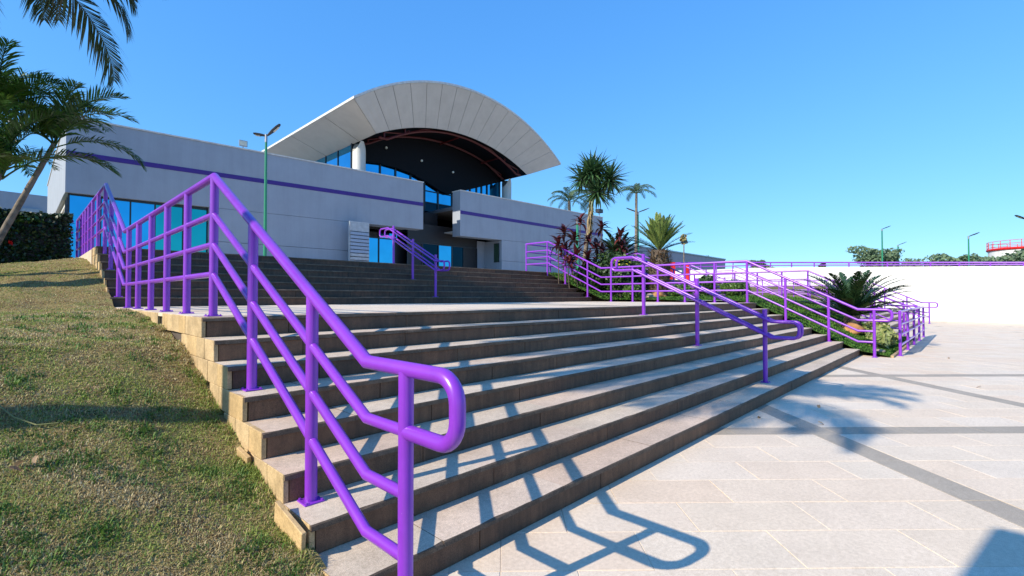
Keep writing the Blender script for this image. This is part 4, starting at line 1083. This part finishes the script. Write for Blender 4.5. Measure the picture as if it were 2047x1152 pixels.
# thin stalk plant
sk = thing('grass_tree', 'thin pale stalk topped by a small round tuft', 'plant', (23.2, 8.85, 1.3))
MB().tube([(0, 0, 0), (.02, 0, 3.1)], .03, 8).build('stem', 'bark', sk); leafcloud('foliage', [(.02, 0, 3.15, .17, .17, .28)], 260, .09, 'yuccadry', sk, 3, .2)
# far trees beyond the wall
def tree(label, base, h, spread, seed, n=5000, size=.4, mat='fartree', squash=.45, gap=.6):
    rn = random.Random(seed); root = thing('tree', label, 'tree', base, 0, 'trees beyond the white wall')
    m = MB(); m.tube([(0, 0, -.2), (0, .1, h*.35), (.1, 0, h*.6)], [h*.035, h*.028, h*.02], 8); bl = []
    for q in range(9):
        a = q*2.4; r = spread*rn.uniform(.25, .8); e = Vector((r*math.cos(a), r*math.sin(a), h*rn.uniform(.62, .92)))
        m.tube([(0, .05, h*.35), (e.x*.5, e.y*.5, h*.55), tuple(e)], [h*.018, h*.012, h*.005], 5); s = spread*rn.uniform(.25, .45)
        bl.append((e.x, e.y, e.z, s, s, s*squash)); bl.append((e.x*.6, e.y*.6, e.z-h*.16, s*1.2, s*1.2, s*.8))
    m.build('trunk', 'bark', root)
    leafcloud('crown', bl, n, size, mat, root, seed, gap)
    return root
def tree_at(u0, u1, vt, D, label, seed, **kw):
    p = atD((u0+u1)/2, vt, D); sp = (u1-u0)/2/954*D; tree(label, (p.x, p.y, 1.9), p.z-1.9, sp, seed, **kw)
tree_at(1712, 1800, 490, 62, 'rounded grey green tree beyond the white wall under the tall lamp', 81, n=5200, size=.20)
tree_at(1500, 1548, 515, 70, 'low domed tree beyond the end of the mauve building', 82, n=3500, size=.22)
tree_at(1840, 1925, 503, 52, 'sparse branching tree left of the dark topped lamp', 83, n=1700, size=.24)
tree_at(1905, 1990, 508, 50, 'sparse spreading tree right of the dark topped lamp', 84, n=2000, size=.24)
tree_at(1975, 2060, 500, 46, 'thin branched tree in front of the white tank', 85, n=1100, size=.22)
tree_at(1395, 1440, 506, 95, 'dark palm like tree showing above the mauve building', 86, n=2000, size=.35, mat='shrub')
tree_at(1628, 1662, 521, 60, 'small spiky tree just above the wall rail', 87, n=900, size=.2, mat='shrub')
tree_at(1795, 1860, 515, 70, 'low bushy tree between the lamps beyond the wall', 88, n=1900, size=.25)
# litter
lf = sword('fallen_leaf', .09, .04, .6)
for k, (x, y, z, lab) in enumerate([(14.1, -1.6, .006, 'dry leaf on the plaza near the guard rail post'), (9.6, -2.1, .006, 'brown leaf on the plaza beyond the fan of palm shadow'), (6.3, -.55, .006, 'small leaf close to the bottom step where the grey bands meet'), (5.3, -.75, .006, 'small dark leaf on the plaza nearer than the grey band'), (5.1, -.2, .006, 'tiny leaf lying against the bottom riser')]):
    tag(obj('fallen_leaf', lf, 'dryleaf', loc=(x, y, z+.02), rot=(.2, .1, k*1.7)), lab, 'leaf', 'fallen leaves on the plaza')
for k, (u, v, lab) in enumerate([(38, 1085, 'broad pale dry leaf in the grass near the lower left corner'), (70, 1092, 'second pale dry leaf in the grass, right of the corner one'), (55, 1120, 'curled dry leaf lowest in the grass at the left')]):
    x = -1.03+k*.05; y = 1.35+k*.04; tag(obj('fallen_leaf', lf, 'dryleaf', loc=(x, y, gz(x, y)+.045), rot=(.4, .2, k*2.1), scale=.7), lab, 'leaf', 'dry leaves on the bank')
tw = MB().tube([(-1.09, 2.0, gz(-1.09, 2.0)+.03), (-1.02, 1.85, gz(-1.02, 1.85)+.045), (-.93, 1.77, gz(-.93, 1.77)+.035), (-.84, 1.75, gz(-.84, 1.75)+.03)], .004, 5).build('twig', 'yuccadry'); tag(tw, 'thin curved pale twig on the grass at the left edge', 'twig')
# unseen box added at left rear; throws the square shadow on the plaza corner
sb_ = thing('shadow_box', 'plain grey box added out of view at the left to cast the corner shadow', 'sign', (-3.3, -1.02, 0))
me = MB().box((-.35, -1.9, 0), (0, 0, 4.52)).mesh('panel'); bevel_mesh(me, .03); obj('panel', me, 'steel', sb_)
